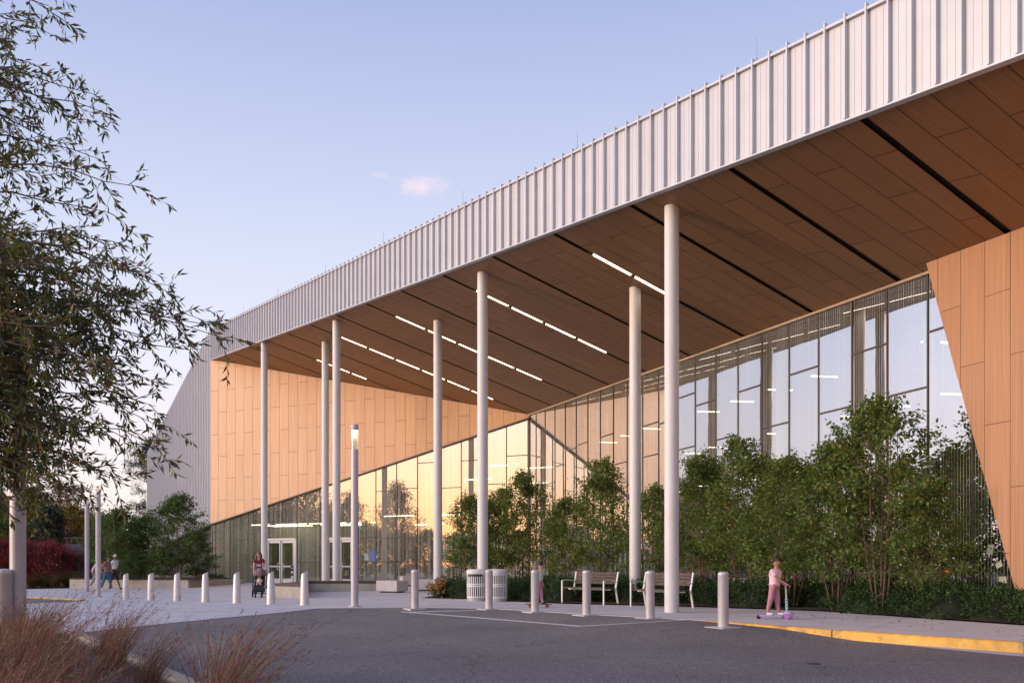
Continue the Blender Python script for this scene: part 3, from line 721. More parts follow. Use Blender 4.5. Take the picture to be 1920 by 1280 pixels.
# mullions and transoms, left wall (measured from the inner corner)
LM = [WL - k * MOD for k in range(1, 9)] + [WL - 8 * MOD - d for d in (1.36, 2.2, 3.9, 5.15)] + [1.72, 0.55, 0.12]
LM = [4.6, 5.9, 6.6, 7.9, 9.2] and None
def lw_s(px):      # distance along the left wall seen in photograph column px
    u = (px - 960) / F; return (u * A.y - A.x) / (wd.x - u * wd.y)
def rw_s(px):
    u = (px - 960) / F; return (u * C0.y - C0.x) / (rd.x - u * rd.y)
LPX = [398.3, 430.8, 465, 501, 557.5, 600, 613.5, 665, 704.9, 743.7, 782.8, 823.5, 864.9, 906.5, 949.6, 991]
LS = [lw_s(p) for p in LPX]
for s_ in LS:
    m_ = MB(); zt = z_split(s_) if s_ < WL - 0.2 else zs(*C0.xy)
    m_.bar((*lp(s_, 0.01).xy, GB), (*lp(s_, 0.01).xy, zt), 0.04, 0.036 if s_ < WL - 0.2 else 0.10, up=wd); part(m_, 'mullion', 'mullion', GL)
def transom(fp, s0, s1, z, parent, h=0.04):
    m_ = MB(); m_.bar((*fp(s0 + 0.03, 0.008).xy, z), (*fp(s1 - 0.03, 0.008).xy, z), 0.05, h); part(m_, 'transom', 'mullion', parent)
LT = {0: [1.25], 1: [2.65], 2: [1.25], 4: [1.25], 5: [], 7: [1.25, 2.63], 8: [2.57, 5.15], 9: [2.57, 6.55], 10: [1.27, 5.2], 11: [2.6, 6.5], 12: [1.27, 5.25], 13: [2.6, 4.0, 6.6], 14: [1.27, 5.35], 15: []}
LT = {0: [1.25], 1: [2.65], 2: [1.25], 4: [1.25], 7: [1.25, 2.63], 8: [1.27, 2.57, 5.15], 9: [1.27, 5.25, 2.57], 10: [1.27, 2.6, 6.6], 11: [1.27, 5.2], 12: [2.6, 6.6], 13: [1.27, 5.3], 14: [2.6, 6.72]}
for i, zz in LT.items():
    if i + 1 < len(LS):
        for z in zz:
            if z < z_split(LS[i + 1]) - 0.1: transom(lp, LS[i], LS[i + 1], z, GL)
RPX = [1005.3, 1022.2, 1040.5, 1060.1, 1080.5, 1102.3, 1125.8, 1150.4, 1176.2, 1205, 1235.2, 1268, 1303.8, 1342.5, 1384.1, 1429.5, 1480, 1535.3, 1597.8, 1664, 1740, 1823.8]
RS = [rw_s(p) for p in RPX]
for s_ in RS:
    zt = rz(s_, 0)
    if s_ > sT - 0.05: zt = rz(sT, 0) * max(0.05, (sB - s_) / (sB - sT)) + 0.02
    m_ = MB(); m_.bar((*rp(s_, 0.01).xy, GB), (*rp(s_, 0.01).xy, zt), 0.03, 0.036, up=rd); part(m_, 'mullion', 'mullion', GRt)
# transoms seen in the photograph: (lite index, row at its middle)
RT = [(0, 855), (3, 842), (4, 831.5), (6, 815.8), (7, 868), (9, 853.7), (9, 795), (10, 790), (11, 742), (11, 840), (12, 755), (13, 820), (14, 728), (15, 797), (16, 694.7), (17, 768.7), (18, 654.5), (19, 734.5), (19, 935),
      (12, 905), (14, 1010), (16, 1000), (18, 1045), (17, 930), (20, 1043), (20, 610), (20, 928), (1, 905), (2, 872), (5, 900), (8, 925), (13, 980), (15, 940)]
for i, py in RT:
    a, b = RS[i], RS[i + 1] if i + 1 < len(RS) else RS[i] + MOD
    Y = rp((a + b) / 2).y; z = EYE + (HY - py) / F * Y
    if i == 20: b = min(b, sT + (sB - sT) * (1 - z / 7.6) + 0.3)
    if b - a > 0.2: transom(rp, a, b, z, GRt)
# head trim along the top of the right glass
mb = MB(); mb.bar((*rp(0, 0.05).xy, rz(0, 0.05) - 0.03), (*rp(sT, 0.05).xy, rz(sT, 0.05) - 0.03), 0.07, 0.06); part(mb, 'head_trim', 'wood_kerb')

# doors
def door(px0, px1, name_parent):
    a, b = lw_s(px0), lw_s(px1); zt = 2.52; o_ = 0.10; m = (a + b) / 2; f = 0.055
    fr = MB()
    for s_ in (a, b): fr.bar((*lp(s_, o_).xy, 0.0), (*lp(s_, o_).xy, zt + f), 0.11, 0.12, up=wd)
    fr.bar((*lp(a, o_).xy, zt + f), (*lp(b, o_).xy, zt + f), 0.12, 0.11)
    D = part(fr, 'door', 'white_metal')
    for s0, s1 in ((a + 0.06, m - 0.01), (m + 0.01, b - 0.06)):
        lf = MB(); w = 0.11
        for s_ in (s0 + w / 2, s1 - w / 2): lf.bar((*lp(s_, o_).xy, 0.02), (*lp(s_, o_).xy, zt - 0.02), w, 0.05, up=wd)
        for z, h in ((zt - 0.09, 0.13), (0.16, 0.26), (1.0, 0.08)): lf.bar((*lp(s0 + w, o_).xy, z), (*lp(s1 - w, o_).xy, z), 0.048, h)
        part(lf, 'door_leaf', 'white_metal', D)
        gg = MB(); gg.add([(*lp(s0 + w, o_).xy, 0.28), (*lp(s1 - w, o_).xy, 0.28), (*lp(s1 - w, o_).xy, zt - 0.15), (*lp(s0 + w, o_).xy, zt - 0.15)], [(0, 1, 2, 3)])
        go = part(gg, 'door_glass', 'glass_door', D); set_uv(go, lambda c: (Vector((c.x, c.y, 0)) - A).dot(wd), lambda c: c.z)
    hd = MB()
    for sg in (-1, 1):
        pts = [(*lp(m + sg * (0.05 + 0.2 * math.sin(q_)), o_ + 0.09).xy, 1.0 + 0.22 * math.cos(q_)) for q_ in [math.pi * k / 8 for k in range(9)]]
        hd.tube(pts, 0.018, 6)
    part(hd, 'handle', 'white_metal', D)
door(503, 556, 'a'); door(616, 664, 'b')

# porch columns
def column(px, top_hint, Yd):
    x = (px - 960) / F * Yd; zt = zs(x, Yd) + 0.02; zb = g(x, Yd) - 0.05
    m_ = MB(); m_.lathe([(0.168, 0), (0.168, zt - zb)], 28, (x, Yd, zb)); c = part(m_, 'column', 'column_paint', smooth=True)
    return c
for px, Yd in ((1259.5, 21.9), (905, 29.7), (631, 40.4), (495.5, 48.7), (1191, 27.5), (821, 36.3), (610, 44.9)):
    column(px, 0, Yd)

# interior seen through the glass
Ai = Vector((-11.0, 72.0, 0)); Ci = Vector((15.5, 61.0, 0)); Ri = Vector((30, 6.5, 0))
mb = MB(); mb.add([(p.x, p.y, z) for p, z in ((lp(0.05, -0.1), 0.015), (rp(0, -0.1), 0.015), (rp(RL, -0.1), 0.015), (Ri, 0.015), (Ci, 0.015), (Ai, 0.015))], [(0, 1, 4, 5), (1, 2, 3, 4)])
part(mb, 'interior_floor', 'interior_floor')
mb = MB()
wallquad(mb, Ai, Ci, 0, 11, 0, 11); wallquad(mb, Ci, Ri, 0, 11, 0, 11); wallquad(mb, lp(0.02, -0.08), Ai, 0, 13.6, 0, 11); wallquad(mb, rp(RL, -0.1), Ri, 0, 8, 0, 11)
part(mb, 'interior_wall', 'interior_wall')
mb = MB(); e = 0.02
mb.add([(*lp(0, -0.06).xy, zs(*A.xy) + e), (*rp(0, -0.06).xy, zs(*C0.xy) + e), (*rp(RL, -0.06).xy, zs(*RX.xy) + e), (Ri.x, Ri.y, 8.2), (Ci.x, Ci.y, 8.2), (Ai.x, Ai.y, 8.8)], [(0, 1, 4, 5), (1, 2, 3, 4)])
part(mb, 'interior_ceiling', 'interior_wall')
# low ceilings, partitions and columns inside
mb = MB()
for s0, s1, d0, d1, z in ((0.3, 10.6, 2.2, 9, 3.62),):
    vs = [(*lp(s_, -d).xy, zz) for zz in (z, z + 0.35) for s_, d in ((s0, d0), (s1, d0), (s1, d1), (s0, d1))]
    mb.add(vs, [(3, 2, 1, 0), (4, 5, 6, 7), (0, 1, 5, 4), (1, 2, 6, 5), (2, 3, 7, 6), (3, 0, 4, 7)])
part(mb, 'dropped_ceiling', 'interior_wall')
for s0, s1, d0, d1, h, mt in ((0.2, 4.6, 5.2, 5.35, 3.6, 'interior_wall'), (4.9, 9.6, 6.0, 6.15, 3.6, 'interior_dark'), (9.7, 10.0, 1.8, 6.0, 3.9, 'interior_pale'),
                              (12.6, 15.0, 4.4, 4.6, 2.6, 'interior_pale'), (16.5, 19.8, 5.0, 5.2, 2.4, 'interior_pale'), (13.0, 16.0, 2.6, 3.2, 1.0, 'interior_wood'), (17.2, 20.6, 2.4, 3.0, 1.0, 'interior_wood')):
    m_ = MB(); vs = [(*lp(s_, -d).xy, zz) for zz in (0.02, h) for s_, d in ((s0, d0), (s1, d0), (s1, d1), (s0, d1))]
    m_.add(vs, [(3, 2, 1, 0), (4, 5, 6, 7), (0, 1, 5, 4), (1, 2, 6, 5), (2, 3, 7, 6), (3, 0, 4, 7)])
    part(m_, 'partition' if h > 1.5 else 'counter', mt)
for i in range(11):
    s0 = 2.0 + i * 2.9; m_ = MB(); d0 = 3.2 + (i % 3) * 1.1
    mt = ('interior_pale', 'interior_wall', 'interior_dark')[i % 3]; h = (2.5, 3.0, 1.5)[i % 3]; w = (1.2, 0.9, 1.7)[i % 3]
    vs = [(*rp(s_, -d).xy, zz) for zz in (0.02, h) for s_, d in ((s0, d0), (s0 + w, d0), (s0 + w, d0 + 0.4), (s0, d0 + 0.4))]
    m_.add(vs, [(3, 2, 1, 0), (4, 5, 6, 7), (0, 1, 5, 4), (1, 2, 6, 5), (2, 3, 7, 6), (3, 0, 4, 7)])
    part(m_, 'partition' if h > 1.6 else 'bookcase', mt)
m_ = MB()
for s_, d, lpf in ((7.7, 1.5, lp), (14.5, 1.5, lp), (19.6, 1.3, lp), (4, 1.6, rp), (12, 1.6, rp), (20, 1.6, rp), (26.5, 1.6, rp)):
    c = MB(); p = lpf(s_, -d); c.lathe([(0.2, 0.02), (0.2, min(zs(*p.xy), 8.8) - 0.1)], 16, (p.x, p.y, 0)); part(c, 'interior_column', 'interior_pale', smooth=True)
# low bright wall seen at the right end, with a leaf-pattern film on the glass in front
m_ = MB(); vs = [(*rp(s_, -d).xy, zz) for zz in (0.02, 3.2) for s_, d in ((sT - 4.4, 1.9), (sB + 1.0, 1.9), (sB + 1.0, 2.1), (sT - 4.4, 2.1))]
m_.add(vs, [(3, 2, 1, 0), (4, 5, 6, 7), (0, 1, 5, 4), (1, 2, 6, 5), (2, 3, 7, 6), (3, 0, 4, 7)]); part(m_, 'partition', 'interior_pale')
# ceiling light strips inside
for row, (d, z) in enumerate(((3.2, 7.3), (7.5, 6.8), (5.0, 4.6))):
    n_ = 12 if row < 2 else 9
    for i in range(n_):
        s_ = 1.6 + i * (RL * 0.62) / n_ + (row % 2) * 0.9
        if (i * 7 + row * 3) % 5 == 1: continue
        p = rp(s_, -d); q = rp(s_ + 0.15, -d - 0.9); zz = min(z, zs(*rp(s_).xy) - 0.6)
        m_ = MB(); m_.bar((p.x, p.y, zz), (q.x, q.y, zz), 0.06, 0.035); part(m_, 'interior_light', 'interior_strip')
for s0, s1, d, z in ((0.9, 2.3, 2.6, 3.58), (3.0, 5.3, 2.4, 3.58), (5.5, 8.2, 2.4, 3.58), (8.5, 10.3, 2.4, 3.58), (15.2, 17.0, 4.2, 6.0), (17.5, 19.2, 3.0, 6.6), (18.6, 20.4, 5.0, 6.6), (12.8, 14.0, 4.0, 3.5), (11.4, 12.6, 5.0, 3.5), (19.3, 20.8, 3.6, 5.6), (0.8, 3.9, 4.0, 3.58), (5.2, 8.8, 3.9, 3.58), (5.2, 8.8, 5.2, 3.58), (0.8, 3.9, 4.8, 3.58), (11.0, 13.0, 2.2, 3.9), (14.0, 16.0, 2.2, 3.9)):  # the last strips listed are extra lamps added to brighten the rooms
    m_ = MB(); m_.bar((*lp(s0, -d).xy, z), (*lp(s1, -d).xy, z), 0.07, 0.05); part(m_, 'interior_light', 'interior_strip')
# wall screens by the second door, exit sign far inside, notices
def wall_patch(fp, s0, s1, z0, z1, d, mat, name):
    m_ = MB(); vs = [(*fp(s_, dd).xy, zz) for dd in (d, d - 0.05) for s_, zz in ((s0, z0), (s1, z0), (s1, z1), (s0, z1))]
    m_.add(vs, [(0, 1, 2, 3), (7, 6, 5, 4), (0, 4, 5, 1), (1, 5, 6, 2), (2, 6, 7, 3), (3, 7, 4, 0)]); return part(m_, name, mat)
wall_patch(lp, lw_s(674), lw_s(687), 1.25, 1.90, -1.0, 'screen_blue', 'screen')
wall_patch(lp, lw_s(653), lw_s(660), 1.35, 1.75, -1.6, 'screen_pale', 'screen')
wall_patch(lp, lw_s(447), lw_s(454), 1.35, 1.75, -0.5, 'interior_dark', 'notice')
wall_patch(lp, lw_s(458), lw_s(463), 1.35, 2.0, -0.5, 'interior_pale', 'notice')
wall_patch(lp, lw_s(475), lw_s(480), 1.4, 1.85, -0.5, 'interior_pale', 'notice')
wall_patch(lp, lw_s(575), lw_s(587), 1.65, 1.82, -0.3, 'interior_pale', 'notice')
wall_patch(rp, rw_s(1681), rw_s(1686), 0.92, 1.02, -1.4, 'exit_red', 'warning_light')
# dark leaf shapes printed on the glass at the raking edge
def on_glass(px, py, off):
    u, w = (px - 960) / F, (HY - py) / F; base = rp(0, off); s_ = (u * base.y - base.x) / (rd.x - u * rd.y); p = rp(s_, off); return (p.x, p.y, EYE + w * p.y)
def film(polys, off, mat, name):
    m_ = MB()
    for pl in polys: m_.add([on_glass(x, y, off) for x, y in pl], [tuple(range(len(pl)))])
    return part(m_, name, mat)
film([[(1783, 1062), (1800, 1028), (1812, 1020), (1824, 1034), (1832, 1060), (1858, 1024), (1868, 1020), (1874, 1045), (1882, 1075), (1890, 1110), (1890, 1125), (1760, 1118)],
      [(1824, 1040), (1840, 1012), (1862, 1012), (1870, 1022), (1858, 1056), (1836, 1056)]], -0.02, 'interior_dark', 'window_film')
for pc_ in ([[(1800, 1046), (1815, 1060), (1812, 1068), (1806, 1066)], [(1852, 1020), (1864, 1021), (1861, 1040), (1849, 1039)], [(1866, 1058), (1876, 1051), (1880, 1060), (1869, 1066)],
      [(1872, 1080), (1886, 1080), (1889, 1096), (1873, 1090)], [(1790, 1083), (1812, 1086), (1811, 1093), (1808, 1086)]]): film([pc_], 0.012, 'interior_pale', 'window_film')
m_ = MB(); p = rp(rs(20.2), -0.55); c = MB(); c.box((p.x, p.y, 1.4), (0.34, 0.34, 2.8), math.atan2(rd.y, rd.x)); part(c, 'interior_column', 'interior_dark')
# glazed base below the silver gable
mb = MB(); vs = [(*gp(t_, -0.3).xy, z) for t_, z in ((0, -0.3), (T1, -0.5), (T1, 2.3), (0, 3.6))]; mb.add(vs, [(0, 1, 2, 3)])
part(mb, 'gable_base', 'interior_dark')

# ------------------------------------------------------------------ street furniture
def make_bollard(h=0.98, r=0.094):
    t = thing('bollard', 'round pale grey bollard', 'bollard')
    m_ = MB(); m_.lathe([(r, -0.05), (r, h - 0.07), (r * 1.02, h - 0.065), (r * 1.02, h - 0.05), (r * 0.93, h - 0.02), (r * 0.6, h - 0.004), (0.01, h)], 24)
    m_.build('sleeve', MAT['bollard_paint'], t, smooth=True)
    m_ = MB(); m_.box((0, 0, -0.02), (0.46, 0.46, 0.05)); m_.build('footing', MAT['concrete_pale'], t)
    return t
GRB = 'round grey bollards along the kerb'
bl = [(778, 1140, 'round grey bollard right of the lamp post, farthest left of the kerb row'),
      (917, 1141, 'round grey bollard in front of the slatted bins beside a porch column'),
      (1003, 1146, 'round grey bollard hiding most of the small child on a skateboard'),
      (1100, 1152, 'round grey bollard in front of the left wooden bench'),
      (1219, 1158, 'round grey bollard just left of the nearest porch column'),
      (1356, 1175, 'nearest round grey bollard, standing where the yellow kerb begins')]
bol = None
for px, py, lab in bl:
    p = G(px, py)
    o = make_bollard() if bol is None else copy_tree(bol)
    bol = bol or o; o.location = p; o.rotation_euler = (0, 0, R(31)); tag(o, lab, 'bollard', GRB)
o = copy_tree(bol); o.location = (-6.55, 12.2, g(-6.55, 12.2)); o.scale = (1.05, 1.05, 1.1); tag(o, 'round grey bollard cut by the left picture edge among red grasses', 'bollard', GRB)
for c in o.children: c.scale = (1, 1, 1)

def make_silver():
    t = thing('bollard', 'silver bollard', 'bollard')
    m_ = MB(); n = 28; H0 = 0.95
    ring = []
    for zz, w, d in ((-0.03, 0.128, 0.115), (0.0, 0.128, 0.115), (0.35, 0.119, 0.106), (0.7, 0.104, 0.094), (None, 0.088, 0.082)):
        row = []
        for k in range(n):
            q = 2 * math.pi * k / n; x, y = math.cos(q), math.sin(q)
            # blade-like section: round to the left, a crease at the front right
            x_ = x * w; y_ = y * d * (1.0 if x < 0.3 else 1.0 - 0.45 * (x - 0.3))
            z = zz if zz is not None else H0 - 0.055 + 0.62 * (x_ / 1.0)
            row.append((x_, y_, z))
        ring.append(row)
    vs = [v for r_ in ring for v in r_]; fs = []
    for i in range(len(ring) - 1):
        for k in range(n): fs.append((i * n + k, i * n + (k + 1) % n, (i + 1) * n + (k + 1) % n, (i + 1) * n + k))
    fs.append(tuple((len(ring) - 1) * n + k for k in range(n)))
    m_.add(vs, fs); m_.build('shaft', MAT['brushed_steel'], t, smooth=True)
    return t
GRS = 'silver slant-topped bollards across the paved apron'
sl = [(571, 1134, 'rightmost silver slant-topped bollard, beside the grey lamp post'), (508, 1132, 'silver slant-topped bollard partly hiding the pushchair'),
      (444, 1130, 'silver slant-topped bollard just left of the woman with the pushchair'), (385, 1128, 'silver slant-topped bollard in front of the corner of the building glass'),
      (332, 1126, 'silver slant-topped bollard before the angled end of the concrete planter'), (283, 1125, 'silver slant-topped bollard before the middle of the concrete planter'),
      (236, 1122.5, 'leftmost silver slant-topped bollard, behind the tips of the red grass')]
sb = None
for px, py, lab in sl:
    p = G(px, py); o = make_silver() if sb is None else copy_tree(sb); sb = sb or o
    o.location = p; o.rotation_euler = (0, 0, R(-12)); tag(o, lab, 'bollard', GRS)

def make_lamp():
    t = thing('lamp_post', 'lamp', 'lamp post')
    m_ = MB(); m_.lathe([(0.098, -0.05), (0.098, 4.14)], 24); m_.lathe([(0.17, 0.0), (0.17, 0.03)], 20); m_.build('pole', MAT['pole_paint'], t, smooth=True)
    m_ = MB(); m_.lathe([(0.045, 4.46), (0.07, 4.60), (0.08, 4.635)], 16); m_.build('lamp', MAT['lamp_glow'], t, smooth=True)
    m_ = MB(); n = 22
    for i in range(n):
        q = 2 * math.pi * i / n; a, b = q, q + 2 * math.pi / n
        m_.add([(0.092 * math.cos(w), 0.092 * math.sin(w), z) for z in (4.14, 4.64) for w in (a, b)], [(0, 1, 3, 2)])
    m_.build('lens', MAT['lamp_lens'], t, smooth=True)
    m_ = MB()
    for i in range(6):
        q = 2 * math.pi * i / 6; m_.bar((0.088 * math.cos(q), 0.088 * math.sin(q), 4.14), (0.088 * math.cos(q), 0.088 * math.sin(q), 4.7), 0.008, 0.008)
    m_.build('lens_rods', MAT['pole_paint'], t)
    m_ = MB(); m_.lathe([(0.098, 4.64), (0.098, 4.67)], 24); m_.lathe([(0.08, 4.67), (0.08, 4.69)], 24); m_.lathe([(0.102, 4.69), (0.102, 4.77), (0.09, 4.785)], 24); m_.build('cap', MAT['pole_paint'], t, smooth=True)
    return t
def lens():
    m, n, l = new_mat('lamp_lens'); out = n.new('ShaderNodeOutputMaterial')
    a = n.new('ShaderNodeBsdfTransparent'); b = n.new('ShaderNodeBsdfTranslucent'); b.inputs[0].default_value = (0.8, 0.72, 0.62, 1)
    c = n.new('ShaderNodeBsdfGlossy'); c.inputs['Roughness'].default_value = 0.15
    m1 = n.new('ShaderNodeMixShader'); m1.inputs[0].default_value = 0.45; l.new(a.outputs[0], m1.inputs[1]); l.new(b.outputs[0], m1.inputs[2])
    m2_ = n.new('ShaderNodeMixShader'); m2_.inputs[0].default_value = 0.1; l.new(m1.outputs[0], m2_.inputs[1]); l.new(c.outputs[0], m2_.inputs[2]); l.new(m2_.outputs[0], out.inputs[0])
lens()
lamp0 = make_lamp()
GRL = 'grey cylinder lamp posts with lit glass heads'
lamp0.location = G(665, 1137); tag(lamp0, 'grey cylinder lamp post with lit head in front of the wood wall', 'lamp post', GRL)
for loc, lab in (((*G(184, 1118).xy,), 'grey cylinder lamp post with walkers passing behind it'), ((-19.9, 44.3), 'farthest grey cylinder lamp post, rising from the planting by the red bush'),
                 ((-6.45, 12.35), 'thick near grey lamp post at the left edge with its head lost in leaves')):
    o = copy_tree(lamp0); o.location = (loc[0], loc[1], g(*loc)); tag(o, lab, 'lamp post', GRL)

# slatted bins
def make_bin():
    t = thing('litter_bin', 'bin', 'litter bin'); r = 0.30
    m_ = MB()
    for i in range(30):
        q = 2 * math.pi * i / 30; m_.bar((r * math.cos(q), r * math.sin(q), 0.1), (r * math.cos(q), r * math.sin(q), 0.88), 0.03, 0.008, up=(math.cos(q), math.sin(q), 0))
    for z in (0.13, 0.47, 0.53, 0.83): m_.lathe([(r - 0.002, z - 0.02), (r + 0.006, z - 0.02), (r + 0.006, z + 0.02), (r - 0.002, z + 0.02)], 30)
    m_.build('slats', MAT['white_metal'], t)
    m_ = MB(); m_.lathe([(r + 0.015, 0.86), (r + 0.02, 0.90), (r + 0.02, 0.95), (r - 0.02, 0.99), (0.14, 1.0), (0.13, 0.97)], 30); m_.build('lid', MAT['white_metal'], t, smooth=True)
    m_ = MB(); m_.lathe([(r - 0.05, 0.1), (r - 0.05, 0.88)], 24); m_.build('liner', MAT['black_plastic'], t, smooth=True)
    m_ = MB(); m_.lathe([(r - 0.01, -0.02), (r, 0.1)], 30); m_.build('base', MAT['fascia_dark'], t, smooth=True)
    m_ = MB()
    for i in range(7):
        a, b = R(215 + i * 13), R(215 + i * 13 + 13.2); rr = r + 0.012
        m_.add([(rr * math.cos(w), rr * math.sin(w), z) for z in (0.77, 0.84) for w in (a, b)], [(0, 1, 3, 2)])
    m_.build('name_plate', MAT['black_plastic'], t)
    return t
bin0 = make_bin(); bin0.location = G(894, 1126); bin0.scale = (1, 1, 0.97); tag(bin0, 'white slatted litter bin mostly hidden behind a porch column', 'litter bin', 'white slatted litter bins')
o = copy_tree(bin0); o.location = G(932, 1127); tag(o, 'white slatted litter bin in full view right of the porch column', 'litter bin', 'white slatted litter bins')
for c in o.children:
    if c.name.startswith('name_plate'): bpy.data.objects.remove(c)

# benches
def make_bench(L=1.62):
    t = thing('park_bench', 'bench', 'bench')
    m_ = MB()
    for i in range(5): m_.box((0, -0.20 + i * 0.095, 0.45), (L - 0.06, 0.08, 0.035))
    m_.build('seat', MAT['bench_wood'], t)
    m_ = MB()
    for i in range(4):
        z = 0.60 + i * 0.085; m_.bar((-L / 2 + 0.02, 0.27 + (z - 0.55) * 0.22, z), (L / 2 - 0.02, 0.27 + (z - 0.55) * 0.22, z), 0.03, 0.07)
    m_.build('backrest', MAT['bench_wood'], t)
    for sx in (-L / 2, L / 2):
        m_ = MB(); m_.bar((sx, -0.27, 0), (sx, -0.27, 0.66), 0.04, 0.03); m_.build('front_leg', MAT['white_metal'], t)
        m_ = MB(); m_.bar((sx, 0.36, 0), (sx, 0.25, 0.45), 0.05, 0.035); m_.bar((sx, 0.25, 0.44), (sx, 0.36, 0.90), 0.05, 0.03); m_.build('rear_leg', MAT['white_metal'], t)
        m_ = MB(); m_.tube([(sx, -0.28, 0.65), (sx, -0.1, 0.67), (sx, 0.12, 0.655), (sx, 0.29, 0.62)], 0.013, 8); m_.build('armrest', MAT['white_metal'], t)
    m_ = MB(); m_.bar((-L / 2, 0.02, 0.41), (L / 2, 0.02, 0.41), 0.04, 0.03); m_.build('stretcher', MAT['white_metal'], t)
    return t
def bench_at(o, pl, pr):
    a, b = G(*pl), G(*pr); m = (a + b) / 2; d = (b - a)
    ang = math.atan2(d.y, d.x); n_ = Vector((-math.sin(ang), math.cos(ang), 0)); m = m + n_ * 0.27
    o.location = (m.x, m.y, g(m.x, m.y) + 0.0); o.rotation_euler = (0, 0, ang); return d.length
b0 = make_bench(G(1132, 1133.5).xy.to_3d().__sub__(G(1054, 1130.5).xy.to_3d()).length)
bench_at(b0, (1054, 1130.5), (1132, 1133.5)); tag(b0, 'wooden slat bench with silver legs, between two porch columns', 'bench', 'wooden benches facing the road')
o = copy_tree(b0); bench_at(o, (1180, 1137), (1274, 1141)); tag(o, 'wooden slat bench partly hidden by the nearest porch column', 'bench', 'wooden benches facing the road')

# planter wall with shrubs, seat walls, concrete cubes
def ground_poly(pix): return [tuple(G(x, y).xy) for x, y in pix]
t = thing('planter', 'long low concrete planter wall with dark wooden edge along the shrubs', 'planter', G(290, 1102.5))
def child_world(mb, name, mat, par, **k):
    o = mb.build(name, MAT[mat], par, **k); o.matrix_parent_inverse = Matrix.Translation(-Vector(par.location)); return o
a, b, c = G(200, 1101.2), G(353, 1101.5), G(386, 1098.3)
dback = Vector((0.2, 1, 0)) * 4.5
zt = a.z + 0.52
m_ = MB(); m_.prism([(a.x - 2, a.y), (b.x, b.y), (c.x, c.y), (c.x + 0.9, c.y + 4.2), (a.x - 1.5, a.y + 4.2)], a.z - 0.1, zt - 0.07); child_world(m_, 'wall', 'concrete_wall', t)
m_ = MB()
for k in range(46):
    u0 = k / 46; u1 = (k + 0.8) / 46; p0 = Vector((a.x - 2, a.y, 0)).lerp(b, u0); p1 = Vector((a.x - 2, a.y, 0)).lerp(b, u1)
    m_.box(((p0.x + p1.x) / 2, p0.y + 0.22, zt - 0.035), ((p1 - p0).xy.length, 0.46, 0.07))
m_.bar((b.x, b.y + 0.1, zt - 0.035), (c.x, c.y + 0.15, zt - 0.035), 0.4, 0.07)
child_world(m_, 'wooden_edge', 'bench_wood', t)
m_ = MB(); m_.prism([(a.x - 1.9, a.y + 0.45), (b.x, b.y + 0.45), (c.x - 0.1, c.y + 0.4), (c.x + 0.8, c.y + 4.1), (a.x - 1.4, a.y + 4.1)], zt - 0.05, zt - 0.015); child_world(m_, 'soil', 'mulch', t)

def seat_wall():
    a, b = G(514, 1119), G(563, 1121); c, d = G(570, 1109.5), G(714, 1107)
    t = thing('seat_wall', 'long concrete seat wall with dark wooden top in front of the doors', 'bench', (a.x, a.y, a.z))
    zt = a.z + 0.47
    pa = [(a.x, a.y), (b.x, b.y), (c.x + 0.2, c.y), (c.x - 0.2, c.y + 0.75), (a.x + 0.1, a.y + 2.2)]
    pb = [(c.x + 0.21, c.y), (d.x, d.y), (d.x, d.y + 0.75), (c.x - 0.19, c.y + 0.75)]
    m_ = MB(); m_.prism(pa, a.z - 0.15, zt - 0.07); m_.prism(pb, a.z - 0.15, zt - 0.09); child_world(m_, 'wall', 'concrete_wall', t)
    m_ = MB(); m_.prism([(x, y - 0.02) for x, y in pa], zt - 0.067, zt + 0.02); m_.prism([(x, y - 0.02) for x, y in pb], zt - 0.087, zt + 0.015); child_world(m_, 'wooden_top', 'bench_wood', t)
seat_wall()
def cube_seat(px, py, w, lab, rz):
    p = G(px, py); t = thing('concrete_seat', lab, 'concrete seat', p, rz, 'pale concrete block seats')
    m_ = MB(); m_.prism([(-w / 2, -0.35), (w / 2, -0.35), (w / 2, 0.35), (-w / 2, 0.35)], 0.05, 0.47); m_.build('block', MAT['concrete_pale'], t, bevel=0.015)
    m_ = MB(); m_.prism([(-w / 2 + 0.1, -0.25), (w / 2 - 0.1, -0.25), (w / 2 - 0.1, 0.25), (-w / 2 + 0.1, 0.25)], -0.03, 0.05); m_.build('foot', MAT['interior_dark'], t)
cube_seat(735, 1110, 1.05, 'pale concrete block seat left of the first kerb bollard', R(-32))
cube_seat(800, 1107, 1.1, 'pale concrete block seat right of the first kerb bollard', R(-5))
cube_seat(765, 1098, 0.7, 'small pale concrete block nearest the glass wall', R(20))

# card reader pedestal beside the door
p = G(548, 1096); t = thing('door_pedestal', 'slim white pedestal with black push plates beside the entrance door', 'pedestal', p)
m_ = MB(); m_.box((0, 0, 0.5), (0.12, 0.10, 1.08)); m_.build('post', MAT['white_metal'], t, bevel=0.01)
for z in (0.55, 0.80, 0.97):
    m_ = MB(); m_.box((0, -0.06, z), (0.12, 0.03, 0.12)); m_.build('push_plate', MAT['black_plastic'], t)

# thin pale edging pipe in the bed behind the scooter child
a, b = G(1466, 1131), G(1560, 1131.5)
m_ = MB(); m_.tube([(a.x, a.y, 0.16), ((a.x + b.x) / 2, (a.y + b.y) / 2, 0.15), (b.x, b.y, 0.17)], 0.014, 6)
tag(m_.build('edging_pipe', MAT['wood_kerb']), 'thin pale pipe lying across the mulch behind the scooter', 'pipe')

